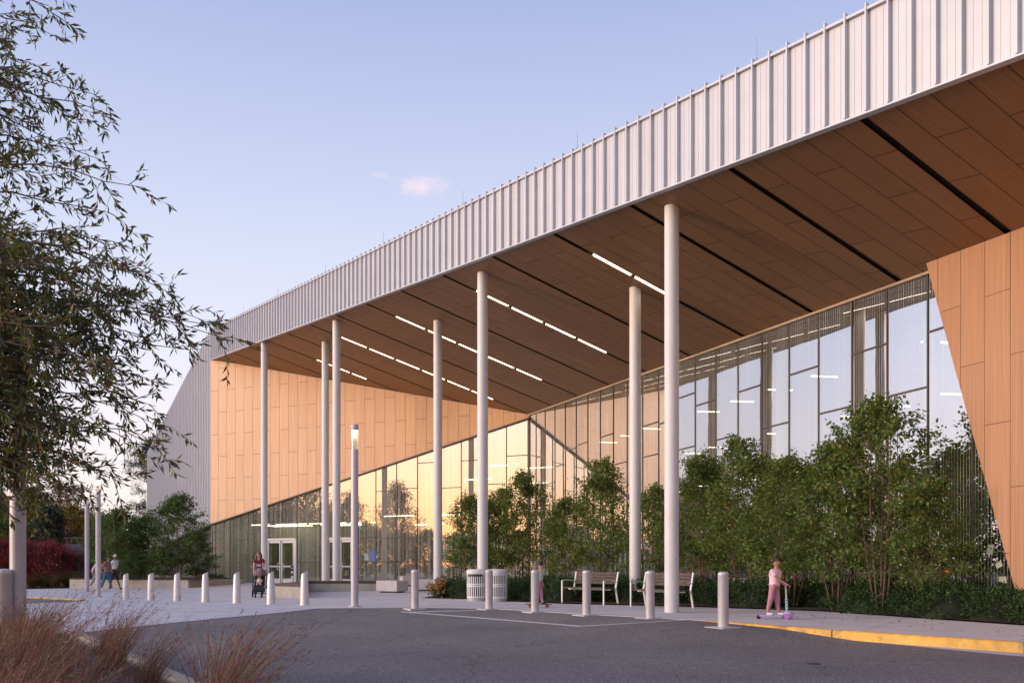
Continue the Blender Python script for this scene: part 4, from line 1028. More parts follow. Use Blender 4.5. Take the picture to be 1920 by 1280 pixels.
# ------------------------------------------------------------------ people
surf('skin_light', (0.48, 0.28, 0.20), rough=0.55, var=0.05)
surf('skin_tan', (0.36, 0.20, 0.13), rough=0.55, var=0.05)
surf('skin_brown', (0.16, 0.085, 0.055), rough=0.55, var=0.05)
surf('hair_auburn', (0.09, 0.022, 0.016), rough=0.5, var=0.3, scale=60)
surf('hair_dark', (0.03, 0.015, 0.01), rough=0.5, var=0.3, scale=60)
for nm, c in (('cloth_maroon', (0.13, 0.012, 0.02)), ('cloth_denim_dark', (0.05, 0.07, 0.12)), ('cloth_pink', (0.76, 0.52, 0.60)), ('cloth_mauve', (0.42, 0.19, 0.24)),
              ('cloth_pink_deep', (0.55, 0.22, 0.30)), ('cloth_taupe', (0.22, 0.14, 0.12)), ('cloth_jeans', (0.055, 0.12, 0.25)), ('cloth_white', (0.62, 0.60, 0.62)),
              ('cloth_black', (0.02, 0.022, 0.03)), ('cloth_red', (0.35, 0.02, 0.02)), ('shoe_white', (0.7, 0.66, 0.64)), ('shoe_dark', (0.03, 0.025, 0.025)),
              ('cloth_stripe', (0.16, 0.09, 0.10)), ('cloth_grey', (0.25, 0.25, 0.28)), ('lilac_plastic', (0.48, 0.38, 0.68)), ('purple_plastic', (0.42, 0.18, 0.52)), ('blue_plastic', (0.30, 0.45, 0.60)), ('lip', (0.28, 0.08, 0.07)), ('eye_dark', (0.02, 0.015, 0.012))):
    surf(nm, c, rough=0.8 if 'cloth' in nm else 0.5, var=0.14, scale=18, bump=0.3 if 'cloth' in nm else 0, bscale=25)

def skin_obj(name, verts, edges, rad, mat, parent, sub=2, root=0):
    me = bpy.data.meshes.new(name); me.from_pydata([tuple(v) for v in verts], edges, []); me.materials.append(MAT[mat])
    o = link(bpy.data.objects.new(name, me)); o.parent = parent
    m = o.modifiers.new('skin', 'SKIN'); m.use_smooth_shade = True
    for i, r in enumerate(rad):
        sv = me.skin_vertices[0].data[i]; sv.radius = (r, r) if not hasattr(r, '__len__') else r; sv.use_root = (i == root)
    s_ = o.modifiers.new('sub', 'SUBSURF'); s_.levels = s_.render_levels = sub
    return o

def person(label, loc, rz, H, lfoot, rfoot, lhand, rhand, skin, top, legs, shoe, hair, hair_kind='short', lean=0.0, group=None, shorts=False, head_turn=0.0, sleeve=0.55, top_len=0.47, cat='person', child=False):
    """stands at loc facing local -Y; feet and hands given in local metres for a 1.7 m figure, then scaled"""
    k = H / 1.7
    t = thing('person', label, cat, loc, rz, group)
    if child: t.scale = (1.3, 1.3, 1.0); lhand = (lhand[0] / 1.3, lhand[1] / 1.3, lhand[2]); rhand = (rhand[0] / 1.3, rhand[1] / 1.3, rhand[2]); lfoot = (lfoot[0] / 1.3, lfoot[1] / 1.3, lfoot[2]); rfoot = (rfoot[0] / 1.3, rfoot[1] / 1.3, rfoot[2])
    V = lambda x, y, z: Vector((x * k, (y - lean * max(0, z - 0.9)) * k, z * k))
    hs = 1.42 if child else 1.0
    pel = V(0, 0, 0.93); sp_ = V(0, 0, 1.12); ch = V(0, 0, 1.30); nk = V(0, -0.01, 1.46); hb = V(0, -0.02, 1.52)
    hips = {s: V(s * 0.09, 0, 0.88) for s in (-1, 1)}; sh = {s: V(s * 0.17, 0, 1.40) for s in (-1, 1)}
    foot = {-1: Vector(rfoot) * k, 1: Vector(lfoot) * k}; hand = {-1: Vector(rhand) * k, 1: Vector(lhand) * k}
    knee, elb = {}, {}
    for s in (-1, 1):
        m = (hips[s] + foot[s]) / 2; d = (foot[s] - hips[s]); Ls = 0.43 * k * 2
        off = math.sqrt(max(0.0, (Ls / 2) ** 2 - (d.length / 2) ** 2)); knee[s] = m + Vector((0, -1, 0.1)).normalized() * off
        m = (sh[s] + hand[s]) / 2; d = hand[s] - sh[s]; La = 0.30 * k * 2 - 0.02
        off = math.sqrt(max(0.0, (La / 2) ** 2 - (d.length / 2) ** 2)); elb[s] = m + Vector((s * 0.5, 0.75, -0.45)).normalized() * off
    # body: one continuous surface
    vs, es, rd_ = [pel, sp_, ch, nk, hb], [(0, 1), (1, 2), (2, 3), (3, 4)], [(0.125 * k, 0.10 * k), (0.11 * k, 0.085 * k), (0.135 * k, 0.095 * k), 0.052 * k, 0.05 * k]
    def add(v, prev, r): vs.append(v); rd_.append(r if not hasattr(r, '__len__') else r); es.append((prev, len(vs) - 1)); return len(vs) - 1
    ca, sa = math.sin(head_turn), -math.cos(head_turn)
    h1 = add(hb + Vector((ca * 0.012, sa * 0.012, 0.055 * hs)) * k, 4, 0.068 * k * hs)
    h2 = add(hb + Vector((ca * 0.008, sa * 0.008, 0.13 * hs)) * k, h1, 0.083 * k * hs)
    add(hb + Vector((0, 0, 0.185 * hs)) * k, h2, 0.062 * k * hs)
    for s in (-1, 1):
        i = add(sh[s], 2, 0.058 * k); i = add(elb[s], i, 0.040 * k); d = (hand[s] - elb[s]).normalized()
        i = add(hand[s], i, 0.026 * k); pm = add(hand[s] + d * 0.05 * k, i, 0.028 * k)
        sd = d.cross(Vector((0, 0, 1)));
        if sd.length < 0.1: sd = Vector((1, 0, 0))
        sd.normalize(); dn = sd.cross(d)
        if dn.z > 0: dn = -dn
        for f_, ln in ((-0.028, 0.055), (-0.010, 0.066), (0.010, 0.062), (0.028, 0.048)):
            a_ = add(hand[s] + d * 0.085 * k + sd * f_ * k, pm, 0.0095 * k); add(hand[s] + d * (0.085 + ln * 0.55) * k + sd * f_ * k + dn * ln * 0.6 * k, a_, 0.008 * k)
        a_ = add(hand[s] + d * 0.03 * k + sd * 0.036 * k * -s, i, 0.011 * k); add(hand[s] + d * 0.065 * k + sd * 0.052 * k * -s + dn * 0.015 * k, a_, 0.009 * k)
        i = add(hips[s], 0, 0.088 * k); i = add(knee[s], i, 0.055 * k); i = add(foot[s] + Vector((0, 0, 0.07 * k)), i, 0.036 * k); add(foot[s] + Vector((0, -0.09, 0.035)) * k, i, 0.034 * k)
    skin_obj('body', vs, es, rd_, skin, t)
    # face
    f0 = hb + Vector((ca * 0.008, sa * 0.008, 0.108 * hs)) * k; fwd = Vector((ca, sa, 0)); sd = Vector((-sa, ca, 0)); R_ = 0.083 * k * hs
    m_ = MB(); m_.add([f0 + fwd * R_ * 1.28 + Vector((0, 0, -0.022 * k)), f0 + fwd * R_ * 0.9 + Vector((0, 0, 0.02 * k)), f0 + fwd * R_ * 0.85 + sd * 0.018 * k + Vector((0, 0, -0.03 * k)), f0 + fwd * R_ * 0.85 - sd * 0.018 * k + Vector((0, 0, -0.03 * k))], [(0, 1, 2), (0, 3, 1), (0, 2, 3), (1, 3, 2)])
    m_.build('nose', MAT[skin], t, smooth=True)
    for s in (-1, 1):
        m_ = MB(); m_.ball(f0 + fwd * R_ * 0.88 + sd * s * 0.030 * k * hs + Vector((0, 0, 0.012 * k)), 0.012 * k * hs, 8, 6, (1.2, 1.2, 0.7)); m_.build('eye', MAT['eye_dark'], t, smooth=True)
        m_ = MB(); m_.ball(f0 - fwd * 0.01 * k + sd * s * R_ * 1.0, 0.022 * k, 8, 6, (0.5, 0.8, 1.3)); m_.build('ear', MAT[skin], t, smooth=True)
    m_ = MB(); m_.ball(f0 + fwd * R_ * 0.90 + Vector((0, 0, -0.048 * k * hs)), 0.022 * k, 8, 6, (1.1, 0.6, 0.35)); m_.build('mouth', MAT['lip'], t, smooth=True)
    # clothes
    bot = V(0, 0, 1.42 - top_len)
    vs = [ch, V(0, 0, 1.16), bot, V(0, 0, 1.455)]; es = [(0, 1), (1, 2), (0, 3)]; rd_ = [(0.165 * k, 0.125 * k), (0.16 * k, 0.125 * k), (0.175 * k, 0.145 * k), (0.10 * k, 0.085 * k)]
    for s in (-1, 1):
        vs.append(sh[s] + Vector((0, 0, -0.005))); es.append((0, len(vs) - 1)); rd_.append(0.075 * k)
        e = sh[s].lerp(elb[s], min(1, sleeve)); vs.append(e); es.append((len(vs) - 2, len(vs) - 1)); rd_.append(0.062 * k)
        if sleeve > 1: vs.append(elb[s].lerp(hand[s], sleeve - 1)); es.append((len(vs) - 2, len(vs) - 1)); rd_.append(0.045 * k)
    skin_obj('shirt', vs, es, rd_, top, t)
    vs = [V(0, 0, 1.01)]; es = []; rd_ = [(0.12 * k, 0.10 * k)]
    for s in (-1, 1):
        vs.append(hips[s]); es.append((0, len(vs) - 1)); rd_.append((0.088 if child else 0.098) * k)
        vs.append(knee[s]); es.append((len(vs) - 2, len(vs) - 1)); rd_.append((0.078 if not child else 0.07) * k)
        if not shorts:
            vs.append(knee[s].lerp(foot[s], 0.5) + Vector((0, 0.012 * k, 0.03 * k))); es.append((len(vs) - 2, len(vs) - 1)); rd_.append((0.056 if child else 0.066) * k)
            vs.append(foot[s] + Vector((0, 0.0, 0.10 * k))); es.append((len(vs) - 2, len(vs) - 1)); rd_.append((0.045 if child else 0.054) * k)
    skin_obj('shorts' if shorts else 'trousers', vs, es, rd_, legs, t)
    for s in (-1, 1):
        f = foot[s]; skin_obj('shoe', [f + Vector((0, 0.045, 0.045)) * k, f + Vector((0, -0.04, 0.045)) * k, f + Vector((0, -0.14, 0.035)) * k], [(0, 1), (1, 2)], [0.044 * k, 0.046 * k, 0.036 * k], shoe, t, sub=1)
    # hair
    hc = hb + Vector((0, 0, 0.135 * hs)) * k
    m_ = MB(); n_ = 18
    for i in range(9):
        th = math.pi * 0.62 * i / 8
        for q in range(n_):
            a_ = 2 * math.pi * q / n_; dv = Vector((math.sin(th) * math.cos(a_), math.sin(th) * math.sin(a_), math.cos(th)))
            front = max(0, dv.dot(fwd)); rr = R_ * 1.16 * (1 + 0.03 * math.sin(5 * a_ + i))
            if front > 0.35 and th > 0.9: rr *= 0.80
            m_.v.append(tuple(hc + dv * rr + Vector((0, 0, -0.004))))
    for i in range(8):
        for q in range(n_): m_.f.append((i * n_ + q, (i + 1) * n_ + q, (i + 1) * n_ + (q + 1) % n_, i * n_ + (q + 1) % n_))
    if hair_kind == 'long':
        for dx in (-0.075, -0.055, 0.055, 0.075, -0.03, 0.03, 0.0):
            m_.tube([hc + sd * dx * k + fwd * (-0.02 - 0.05 * (1 - abs(dx) / 0.075)) * k, hc + sd * dx * 1.35 * k + fwd * (0.01 - 0.07 * (1 - abs(dx) / 0.075)) * k + Vector((0, 0, -0.16 * k)),
                     hc + sd * dx * 1.5 * k + fwd * (0.045 - 0.10 * (1 - abs(dx) / 0.075)) * k + Vector((0, 0, -0.36 * k))], [0.035 * k, 0.034 * k, 0.012 * k], 8)
    if hair_kind == 'bun': m_.ball(hc + Vector((0, 0, 0.10 * k)) - fwd * 0.03 * k, 0.04 * k, 10, 8)
    m_.build('cap' if hair_kind == 'cap' else 'hair', MAT[hair], t, smooth=True)
    return t

# woman pushing a pushchair towards the camera
pw = G(486, 1118)
W = person('woman with long auburn hair in a maroon T-shirt pushing a pushchair', pw, R(4), 1.60, (0.10, 0.12, 0), (-0.11, -0.16, 0), (0.14, -0.40, 0.98), (-0.12, -0.42, 0.98),
           'skin_light', 'cloth_maroon', 'cloth_denim_dark', 'shoe_white', 'hair_auburn', 'long', lean=0.05, top_len=0.56)
m_ = MB()
for z, w in ((1.235, 0.19), (1.20, 0.17), (1.165, 0.19)): m_.box((0, -0.138, z * 0.94 + 0.012), (w, 0.006, 0.022))
m_.build('shirt_print', MAT['cloth_white'], W)
# pushchair
ps = pw + Vector((0.17, -0.62, 0))
t = thing('pushchair', 'dark three-wheeled pushchair with striped brown hood held by the woman', 'pushchair', (ps.x, ps.y, g(ps.x, ps.y)), R(10))
m_ = MB()
for s in (-1, 1):
    m_.tube([(s * 0.24, 0.42, 0.95), (s * 0.24, 0.25, 0.72), (s * 0.23, -0.10, 0.36), (s * 0.13, -0.36, 0.13)], 0.015, 7); m_.tube([(s * 0.23, 0.05, 0.52), (s * 0.25, 0.30, 0.13)], 0.014, 7)
m_.tube([(-0.24, 0.42, 0.95), (0.24, 0.42, 0.95)], 0.02, 8); m_.tube([(-0.25, 0.30, 0.13), (0.25, 0.30, 0.13)], 0.012, 6)
m_.build('frame', MAT['black_plastic'], t)
for x, y, r in ((-0.26, 0.30, 0.13), (0.26, 0.30, 0.13), (-0.10, -0.40, 0.085), (0.10, -0.40, 0.085)):
    w_ = MB(); n_ = 20; pts = [(x, y + r * math.cos(2 * math.pi * i / n_), r + r * math.sin(2 * math.pi * i / n_)) for i in range(n_ + 1)]
    w_.tube(pts, 0.02, 6, cap=False); w_.tube([(x - 0.02, y, r), (x + 0.02, y, r)], r * 0.55, 12); w_.build('wheel', MAT['rubber'], t, smooth=True)
m_ = MB(); m_.add([(-0.18, -0.22, 0.44), (0.18, -0.22, 0.44), (0.18, 0.10, 0.40), (-0.18, 0.10, 0.40), (0.18, 0.30, 0.85), (-0.18, 0.30, 0.85), (-0.18, -0.26, 0.24), (0.18, -0.26, 0.24)], [(0, 1, 2, 3), (3, 2, 4, 5), (0, 6, 7, 1)])
m_.box((0, 0.1, 0.26), (0.36, 0.3, 0.16)); o = m_.build('seat', MAT['cloth_black'], t); o.modifiers.new('s', 'SOLIDIFY').thickness = 0.03
m_ = MB(); n_ = 14
for i in range(7):
    a_ = R(-5 + i * 25); rr = 0.27 + (0.008 if i % 2 else 0)
    for q in range(n_ + 1):
        b_ = math.pi * q / n_; m_.v.append((0.235 * math.cos(b_), 0.16 - math.sin(b_) * rr * math.cos(a_), 0.78 + math.sin(b_) * rr * math.sin(a_)))
for i in range(6):
    for q in range(n_): m_.f.append((i * (n_ + 1) + q, i * (n_ + 1) + q + 1, (i + 1) * (n_ + 1) + q + 1, (i + 1) * (n_ + 1) + q))
def stripes():
    m, n, l = new_mat('hood_stripe'); out = n.new('ShaderNodeOutputMaterial'); b = n.new('ShaderNodeBsdfPrincipled'); l.new(b.outputs[0], out.inputs[0]); b.inputs['Roughness'].default_value = 0.85
    t_ = n.new('ShaderNodeTexCoord'); w = n.new('ShaderNodeTexWave'); w.wave_type = 'RINGS'; w.rings_direction = 'X'; w.inputs['Scale'].default_value = 9; w.inputs['Distortion'].default_value = 0
    mp = n.new('ShaderNodeMapping'); mp.inputs['Location'].default_value = (0, -0.16, -0.78); l.new(t_.outputs['Object'], mp.inputs[0]); l.new(mp.outputs[0], w.inputs['Vector'])
    r = ramp_node(n, [(0.4, (0.09, 0.045, 0.05)), (0.6, (0.30, 0.20, 0.21))]); l.new(w.outputs['Fac'], r.inputs[0]); l.new(r.outputs[0], b.inputs['Base Color'])
stripes()
hood = m_.build('hood', MAT['hood_stripe'], t, smooth=True); hood.modifiers.new('s', 'SOLIDIFY').thickness = 0.008
BBY = thing('person', 'baby in pale clothes lying back in the pushchair under its hood', 'baby', t.location + Vector((0.0, 0, 0)), R(10))
skin_obj('body', [(0, -0.02, 0.52), (0, 0.06, 0.62), (0, 0.10, 0.68), (0, 0.08, 0.75), (-0.08, 0.02, 0.62), (-0.11, -0.08, 0.56), (0.08, 0.02, 0.62), (0.11, -0.08, 0.56), (-0.05, -0.12, 0.50), (-0.06, -0.22, 0.44), (0.05, -0.12, 0.50), (0.06, -0.22, 0.44)],
         [(0, 1), (1, 2), (2, 3), (1, 4), (4, 5), (1, 6), (6, 7), (0, 8), (8, 9), (0, 10), (10, 11)], [0.07, 0.07, 0.04, 0.075, 0.035, 0.025, 0.035, 0.025, 0.045, 0.03, 0.045, 0.03], 'skin_light', BBY)
skin_obj('clothes', [(0, -0.03, 0.52), (0, 0.06, 0.63), (-0.08, 0.02, 0.63), (0.08, 0.02, 0.63), (-0.05, -0.12, 0.51), (0.05, -0.12, 0.51)], [(0, 1), (1, 2), (1, 3), (0, 4), (0, 5)], [0.085, 0.085, 0.045, 0.045, 0.055, 0.055], 'cloth_white', BBY)
m_ = MB(); m_.ball((0, 0.095, 0.785), 0.075, 12, 8, (1, 1, 0.6)); m_.build('hat', MAT['cloth_white'], BBY, smooth=True)

# girl on a scooter on the sidewalk
pg = G(1452, 1160)
fdir2 = math.atan2(-0.25, 1.0)
gx = thing('kick_scooter', 'purple and pale blue three-wheeled kick scooter under the girl in pink', 'scooter', pg, R(-8))
m_ = MB(); m_.prism([(-0.30, -0.055), (0.12, -0.065), (0.20, -0.04), (0.20, 0.04), (0.12, 0.065), (-0.30, 0.055)], 0.055, 0.085); m_.build('deck', MAT['lilac_plastic'], gx, bevel=0.008)
m_ = MB(); m_.ball((0.27, 0, 0.085), 0.10, 16, 10, (1.0, 0.9, 0.85)); m_.build('front_cover', MAT['lilac_plastic'], gx, smooth=True)
for y in (-0.11, 0.11):
    w_ = MB(); w_.tube([(0.22, y - 0.018, 0.062), (0.22, y + 0.018, 0.062)], 0.062, 18); w_.build('front_wheel', MAT['purple_plastic'], gx, smooth=True)
w_ = MB(); w_.tube([(-0.31, -0.02, 0.04), (-0.31, 0.02, 0.04)], 0.04, 16); w_.build('rear_wheel', MAT['rubber'], gx, smooth=True)
m_ = MB(); m_.add([(-0.38, -0.04, 0.09), (-0.26, -0.05, 0.125), (-0.26, 0.05, 0.125), (-0.38, 0.04, 0.09)], [(0, 1, 2, 3)]); o = m_.build('brake', MAT['purple_plastic'], gx); o.modifiers.new('s', 'SOLIDIFY').thickness = 0.012
m_ = MB(); m_.tube([(0.25, 0, 0.12), (0.235, 0, 0.42)], 0.028, 12); m_.build('lower_stem', MAT['blue_plastic'], gx, smooth=True)
m_ = MB(); m_.tube([(0.235, 0, 0.42), (0.22, 0, 0.68)], 0.018, 12); m_.build('upper_stem', MAT['brushed_steel'], gx, smooth=True)
m_ = MB()
for z in (0.18, 0.25, 0.31, 0.37): m_.lathe([(0.0295, z), (0.0295, z + 0.025)], 12, (0.25 - (z - 0.12) * 0.05, 0, 0))
m_.build('stem_print', MAT['cloth_grey'], gx)
m_ = MB(); m_.tube([(0.21, -0.17, 0.69), (0.22, 0, 0.68), (0.21, 0.17, 0.69)], 0.017, 10); m_.build('handlebar', MAT['purple_plastic'], gx, smooth=True)
# she faces along the scooter (+X of its frame) with her head turned to the camera
girl = person('small girl in pink T-shirt and mauve leggings riding a scooter on the pavement', pg + Vector((0.0, 0, 0.083)), R(48), 1.09, (0.11, -0.10, 0.0), (-0.14, 0.15, 0.0), (0.32, -0.14, 0.97), (0.05, -0.40, 0.97),
              'skin_tan', 'cloth_pink', 'cloth_mauve', 'shoe_white', 'hair_dark', 'bun', lean=0.06, head_turn=R(-38), child=True, sleeve=0.75, top_len=0.58)

# small child on a skateboard behind the third bollard
pc = G(1010, 1138)
sk_ = thing('skateboard', 'short dark skateboard with red wheels under the child behind the bollard', 'skateboard', pc, R(-12))
m_ = MB(); m_.prism([(-0.33, -0.08), (-0.25, -0.10), (0.25, -0.10), (0.33, -0.08), (0.33, 0.08), (0.25, 0.10), (-0.25, 0.10), (-0.33, 0.08)], 0.075, 0.09); m_.build('deck', MAT['black_plastic'], sk_, bevel=0.005)
for x in (-0.22, 0.22):
    for y in (-0.07, 0.07):
        w_ = MB(); w_.tube([(x, y - 0.02, 0.035), (x, y + 0.02, 0.035)], 0.035, 12); w_.build('wheel', MAT['cloth_red'], sk_, smooth=True)
person('small child in white top and pink trousers mostly hidden behind a round bollard', pc + Vector((0, 0, 0.09)), R(70), 1.02, (0.06, -0.16, 0.0), (-0.05, 0.13, 0.0), (0.22, -0.12, 0.85), (-0.22, 0.05, 0.85),
       'skin_light', 'cloth_white', 'cloth_pink_deep', 'shoe_dark', 'hair_dark', 'short', child=True, lean=0.08, sleeve=0.8)

# three walkers by the left lamp post
PG = 'people walking past the far planter'
person('man in white T-shirt, black shorts and white cap walking past the planter', G(214.5, 1104), R(80), 1.72, (0.09, -0.26, 0), (-0.09, 0.22, 0.02), (0.22, -0.2, 0.90), (-0.22, 0.16, 0.92),
       'skin_brown', 'cloth_white', 'cloth_black', 'shoe_dark', 'cloth_white', 'cap', lean=0.06, group=PG, shorts=True, sleeve=0.8)
person('walker in taupe top and blue jeans beside the man in the white cap', G(200, 1105.5), R(78), 1.64, (0.09, -0.24, 0), (-0.09, 0.24, 0.02), (0.24, -0.1, 0.98), (-0.24, 0.1, 0.92),
       'skin_tan', 'cloth_taupe', 'cloth_jeans', 'shoe_white', 'hair_dark', 'short', lean=0.12, group=PG, sleeve=1.6)
wk = person('walker in a pale pink jacket half hidden behind the lamp post', G(182, 1104.5), R(85), 1.58, (0.09, -0.2, 0), (-0.09, 0.36, 0.08), (0.24, -0.50, 0.98), (-0.22, 0.14, 0.9),
       'skin_light', 'cloth_pink', 'cloth_grey', 'shoe_white', 'hair_dark', 'long', lean=0.14, group=PG, sleeve=1.9)
bag_p = G(193, 1104); bg_ = thing('shoulder_bag', 'red shoulder bag carried between the pink jacket and the taupe top', 'bag', (bag_p.x, bag_p.y + 0.05, bag_p.z + 1.2))
m_ = MB(); m_.box((0, 0, 0), (0.26, 0.16, 0.34)); m_.build('pouch', MAT['cloth_red'], bg_, bevel=0.03)
m_ = MB(); m_.tube([(-0.1, 0, 0.15), (0.0, 0, 0.33), (0.1, 0, 0.15)], 0.012, 6); m_.build('strap', MAT['cloth_red'], bg_)

# ------------------------------------------------------------------ vegetation
def leaf_quads(base, dirv, L, W, rs, curl=0.15, flat=0.0):
    """base (N,3), dirv (N,3) unit; returns co, faces of lens-shaped folded leaves"""
    N = len(base)
    r = rs.normal(size=(N, 3)); r[:, 2] += flat * 3
    side = np.cross(dirv, r); side /= np.linalg.norm(side, axis=1, keepdims=True) + 1e-9
    nrm = np.cross(side, dirv)
    L = L * rs.uniform(0.7, 1.2, size=(N, 1)); W = W * rs.uniform(0.75, 1.2, size=(N, 1))
    mid = base + dirv * L * 0.45
    v0 = base; v1 = mid + side * W * 0.5 + nrm * W * curl; v2 = base + dirv * L - nrm * L * 0.06; v3 = mid - side * W * 0.5 + nrm * W * curl
    co = np.stack([v0, v1, v2, v3], axis=1).reshape(-1, 3)
    return co, np.arange(4 * N).reshape(N, 4)
def unit(a): return a / (np.linalg.norm(a, axis=-1, keepdims=True) + 1e-9)

def bezier(a, b, c, n):
    t = np.linspace(0, 1, n)[:, None]; return (1 - t) ** 2 * a + 2 * t * (1 - t) * b + t ** 2 * c

def make_plant(name, label, cat, H, Rad, z0, nstem, nbr, ntw, nleaf, LL, LW, leaf, bark, seed, shape='oval', stem_r=0.03, splay=0.35, droop=0.3, group=None, rise=0.5, leafdroop=0.4, crown='crown'):
    rs = np.random.RandomState(seed); t = thing(name, label, cat, group=group)
    mb = MB(); stems = []
    for i in range(nstem):
        az = 2 * math.pi * (i + rs.uniform(-0.3, 0.3)) / nstem; sr = Rad * splay * (0 if nstem == 1 else rs.uniform(0.6, 1.2))
        top = np.array([math.cos(az) * sr, math.sin(az) * sr, H * (0.97 if i == 0 else rs.uniform(0.72, 0.95))])
        b0 = np.array([math.cos(az), math.sin(az), 0]) * (0.0 if nstem == 1 else 0.10); b0[2] = -0.05
        mid = (b0 + top) / 2 + np.array([math.cos(az) * sr * 0.25, math.sin(az) * sr * 0.25, 0]) + rs.normal(size=3) * 0.03 * Rad
        pts = bezier(b0, mid, top, 9); stems.append(pts)
        mb.tube(pts, list(np.linspace(stem_r, stem_r * 0.18, 9)), 7)
    base, dirs = [], []
    prof = {'oval': lambda q: math.sin(math.pi * min(1, max(0.06, 0.16 + 0.84 * q))) ** 0.7 * (1.0 if q < 0.5 else 1.05 - 0.25 * q), 'cone': lambda q: (1 - q) ** 0.8 + 0.05, 'birch': lambda q: min(1.0, 0.62 + 1.6 * q) * (1 - q) ** 0.62 + 0.06, 'round': lambda q: math.sqrt(max(0.05, 1 - (2 * q - 0.9) ** 2))}[shape]
    for i in range(nbr):
        q = (i + rs.uniform(0, 1)) / nbr; z = z0 + (H - z0) * q * 0.985
        s = stems[rs.randint(len(stems))]
        k = np.interp(z, s[:, 2], np.arange(len(s))); k0 = int(min(len(s) - 2, k)); p0 = s[k0] + (s[k0 + 1] - s[k0]) * (k - k0)
        if z > s[-1, 2]: p0 = s[-1]
        az = rs.uniform(0, 2 * math.pi); ln = Rad * prof(q) * rs.uniform(0.55, 1.12)
        tgt = np.array([math.cos(az) * ln, math.sin(az) * ln, z + rise * ln * rs.uniform(0.3, 1.0) - droop * ln * (1 - q)])
        start = p0 - np.array([0, 0, 0.25 * ln * rise]); mid = (start + tgt) / 2 + np.array([0, 0, 0.22 * ln])
        pts = bezier(start, mid, tgt, 6); mb.tube(pts, list(np.linspace(stem_r * 0.35, stem_r * 0.06, 6)), 4, cap=False)
        for j in range(ntw):
            f = 0.30 + 0.70 * (j + rs.uniform(0, 1)) / ntw; kk_ = f * 5; a = int(min(4, kk_)); p = pts[a] + (pts[a + 1] - pts[a]) * (kk_ - a)
            ax = unit(pts[-1] - pts[0]); d = unit(ax + rs.normal(size=3) * 0.75); tl = Rad * 0.26 * rs.uniform(0.5, 1.1)
            e = p + d * tl + np.array([0, 0, -droop * tl * 0.6])
            if j % 2 == 0: mb.tube([p, (p + e) / 2 + np.array([0, 0, 0.02]), e], [stem_r * 0.07, stem_r * 0.05, stem_r * 0.03], 3, cap=False)
            w = rs.uniform(0, 1.05, size=(nleaf, 1)); pos = p + (e - p) * w + rs.normal(size=(nleaf, 3)) * Rad * 0.035
            base.append(pos); dd = unit(d * 0.7 + rs.normal(size=(nleaf, 3)) * 0.8 + np.array([0, 0, -leafdroop])); dirs.append(dd)
    mb.build('trunk', MAT[bark], t, smooth=True)
    base = np.concatenate(base); dirs = np.concatenate(dirs)
    co, fa = leaf_quads(base, dirs, LL, LW, rs, flat=0.3)
    np_mesh(crown, co, fa, MAT[leaf], t)
    return t

def place(o, x, y, rz=0.0, s=1.0, lab=None, cat=None, group=None, sz=None):
    o.location = (x, y, g(x, y)); o.rotation_euler = (0, 0, rz); o.scale = (s, s, sz or s); tag(o, lab, cat, group); return o
def along(px, Y): return ((px - 960) / F * Y, Y)

# birches in the bed before the long glass wall (three grown shapes, copied)
GBt = 'multi-stemmed young trees along the glass wall'
protos = [make_plant('birch_tree', 'b', 'tree', 4.7, 1.75, 1.05, 5, 86, 9, 11, 0.100, 0.066, 'birch_leaf', 'birch_bark', 11 + i, 'birch', 0.024, 0.34, 0.42, GBt, rise=0.85) for i in range(3)]
birches = [ # px, Y, height, radius factor, label
    (1650, 20.9, 4.75, 0.98, 'tallest green birch in front of the glass, right of the others near the scooter'),
    (1742, 19.9, 2.75, 0.62, 'rightmost birch, low, reaching one branch towards the wooden wall'),
    (1570, 22.2, 3.95, 0.95, 'green birch with orange-brown stems directly left of the tallest one'),
    (1485, 24.0, 3.75, 0.95, 'green birch rising behind the girl on the scooter'),
    (1395, 26.2, 4.55, 0.95, 'green birch behind the nearest round bollard'),
    (1315, 28.6, 4.45, 0.95, 'green birch immediately right of the nearest porch column'),
    (1222, 30.5, 3.6, 0.8, 'narrow green birch seen between the two right porch columns'),
    (1128, 33.8, 4.75, 1.0, 'green birch with a peaked top left of the set-back porch column'),
    (1062, 36.5, 3.7, 0.85, 'small green birch behind the left wooden bench'),
    (985, 37.8, 4.75, 0.95, 'green birch before the inner corner of the glass walls'),
    (935, 39.6, 4.2, 0.9, 'green birch above the slatted bins'),
    (882, 38.6, 3.95, 0.85, 'leftmost green birch, in front of the amber glass')]
for i, (px, Y, H, rf, lab) in enumerate(birches):
    o = protos[i] if i < 3 else copy_tree(protos[i % 3])
    x, y = along(px, Y); o.location = (x, y, 0.0); o.rotation_euler = (0, 0, R(47 * i)); o.scale = (rf, rf, H / 4.75); tag(o, lab, 'tree', GBt)

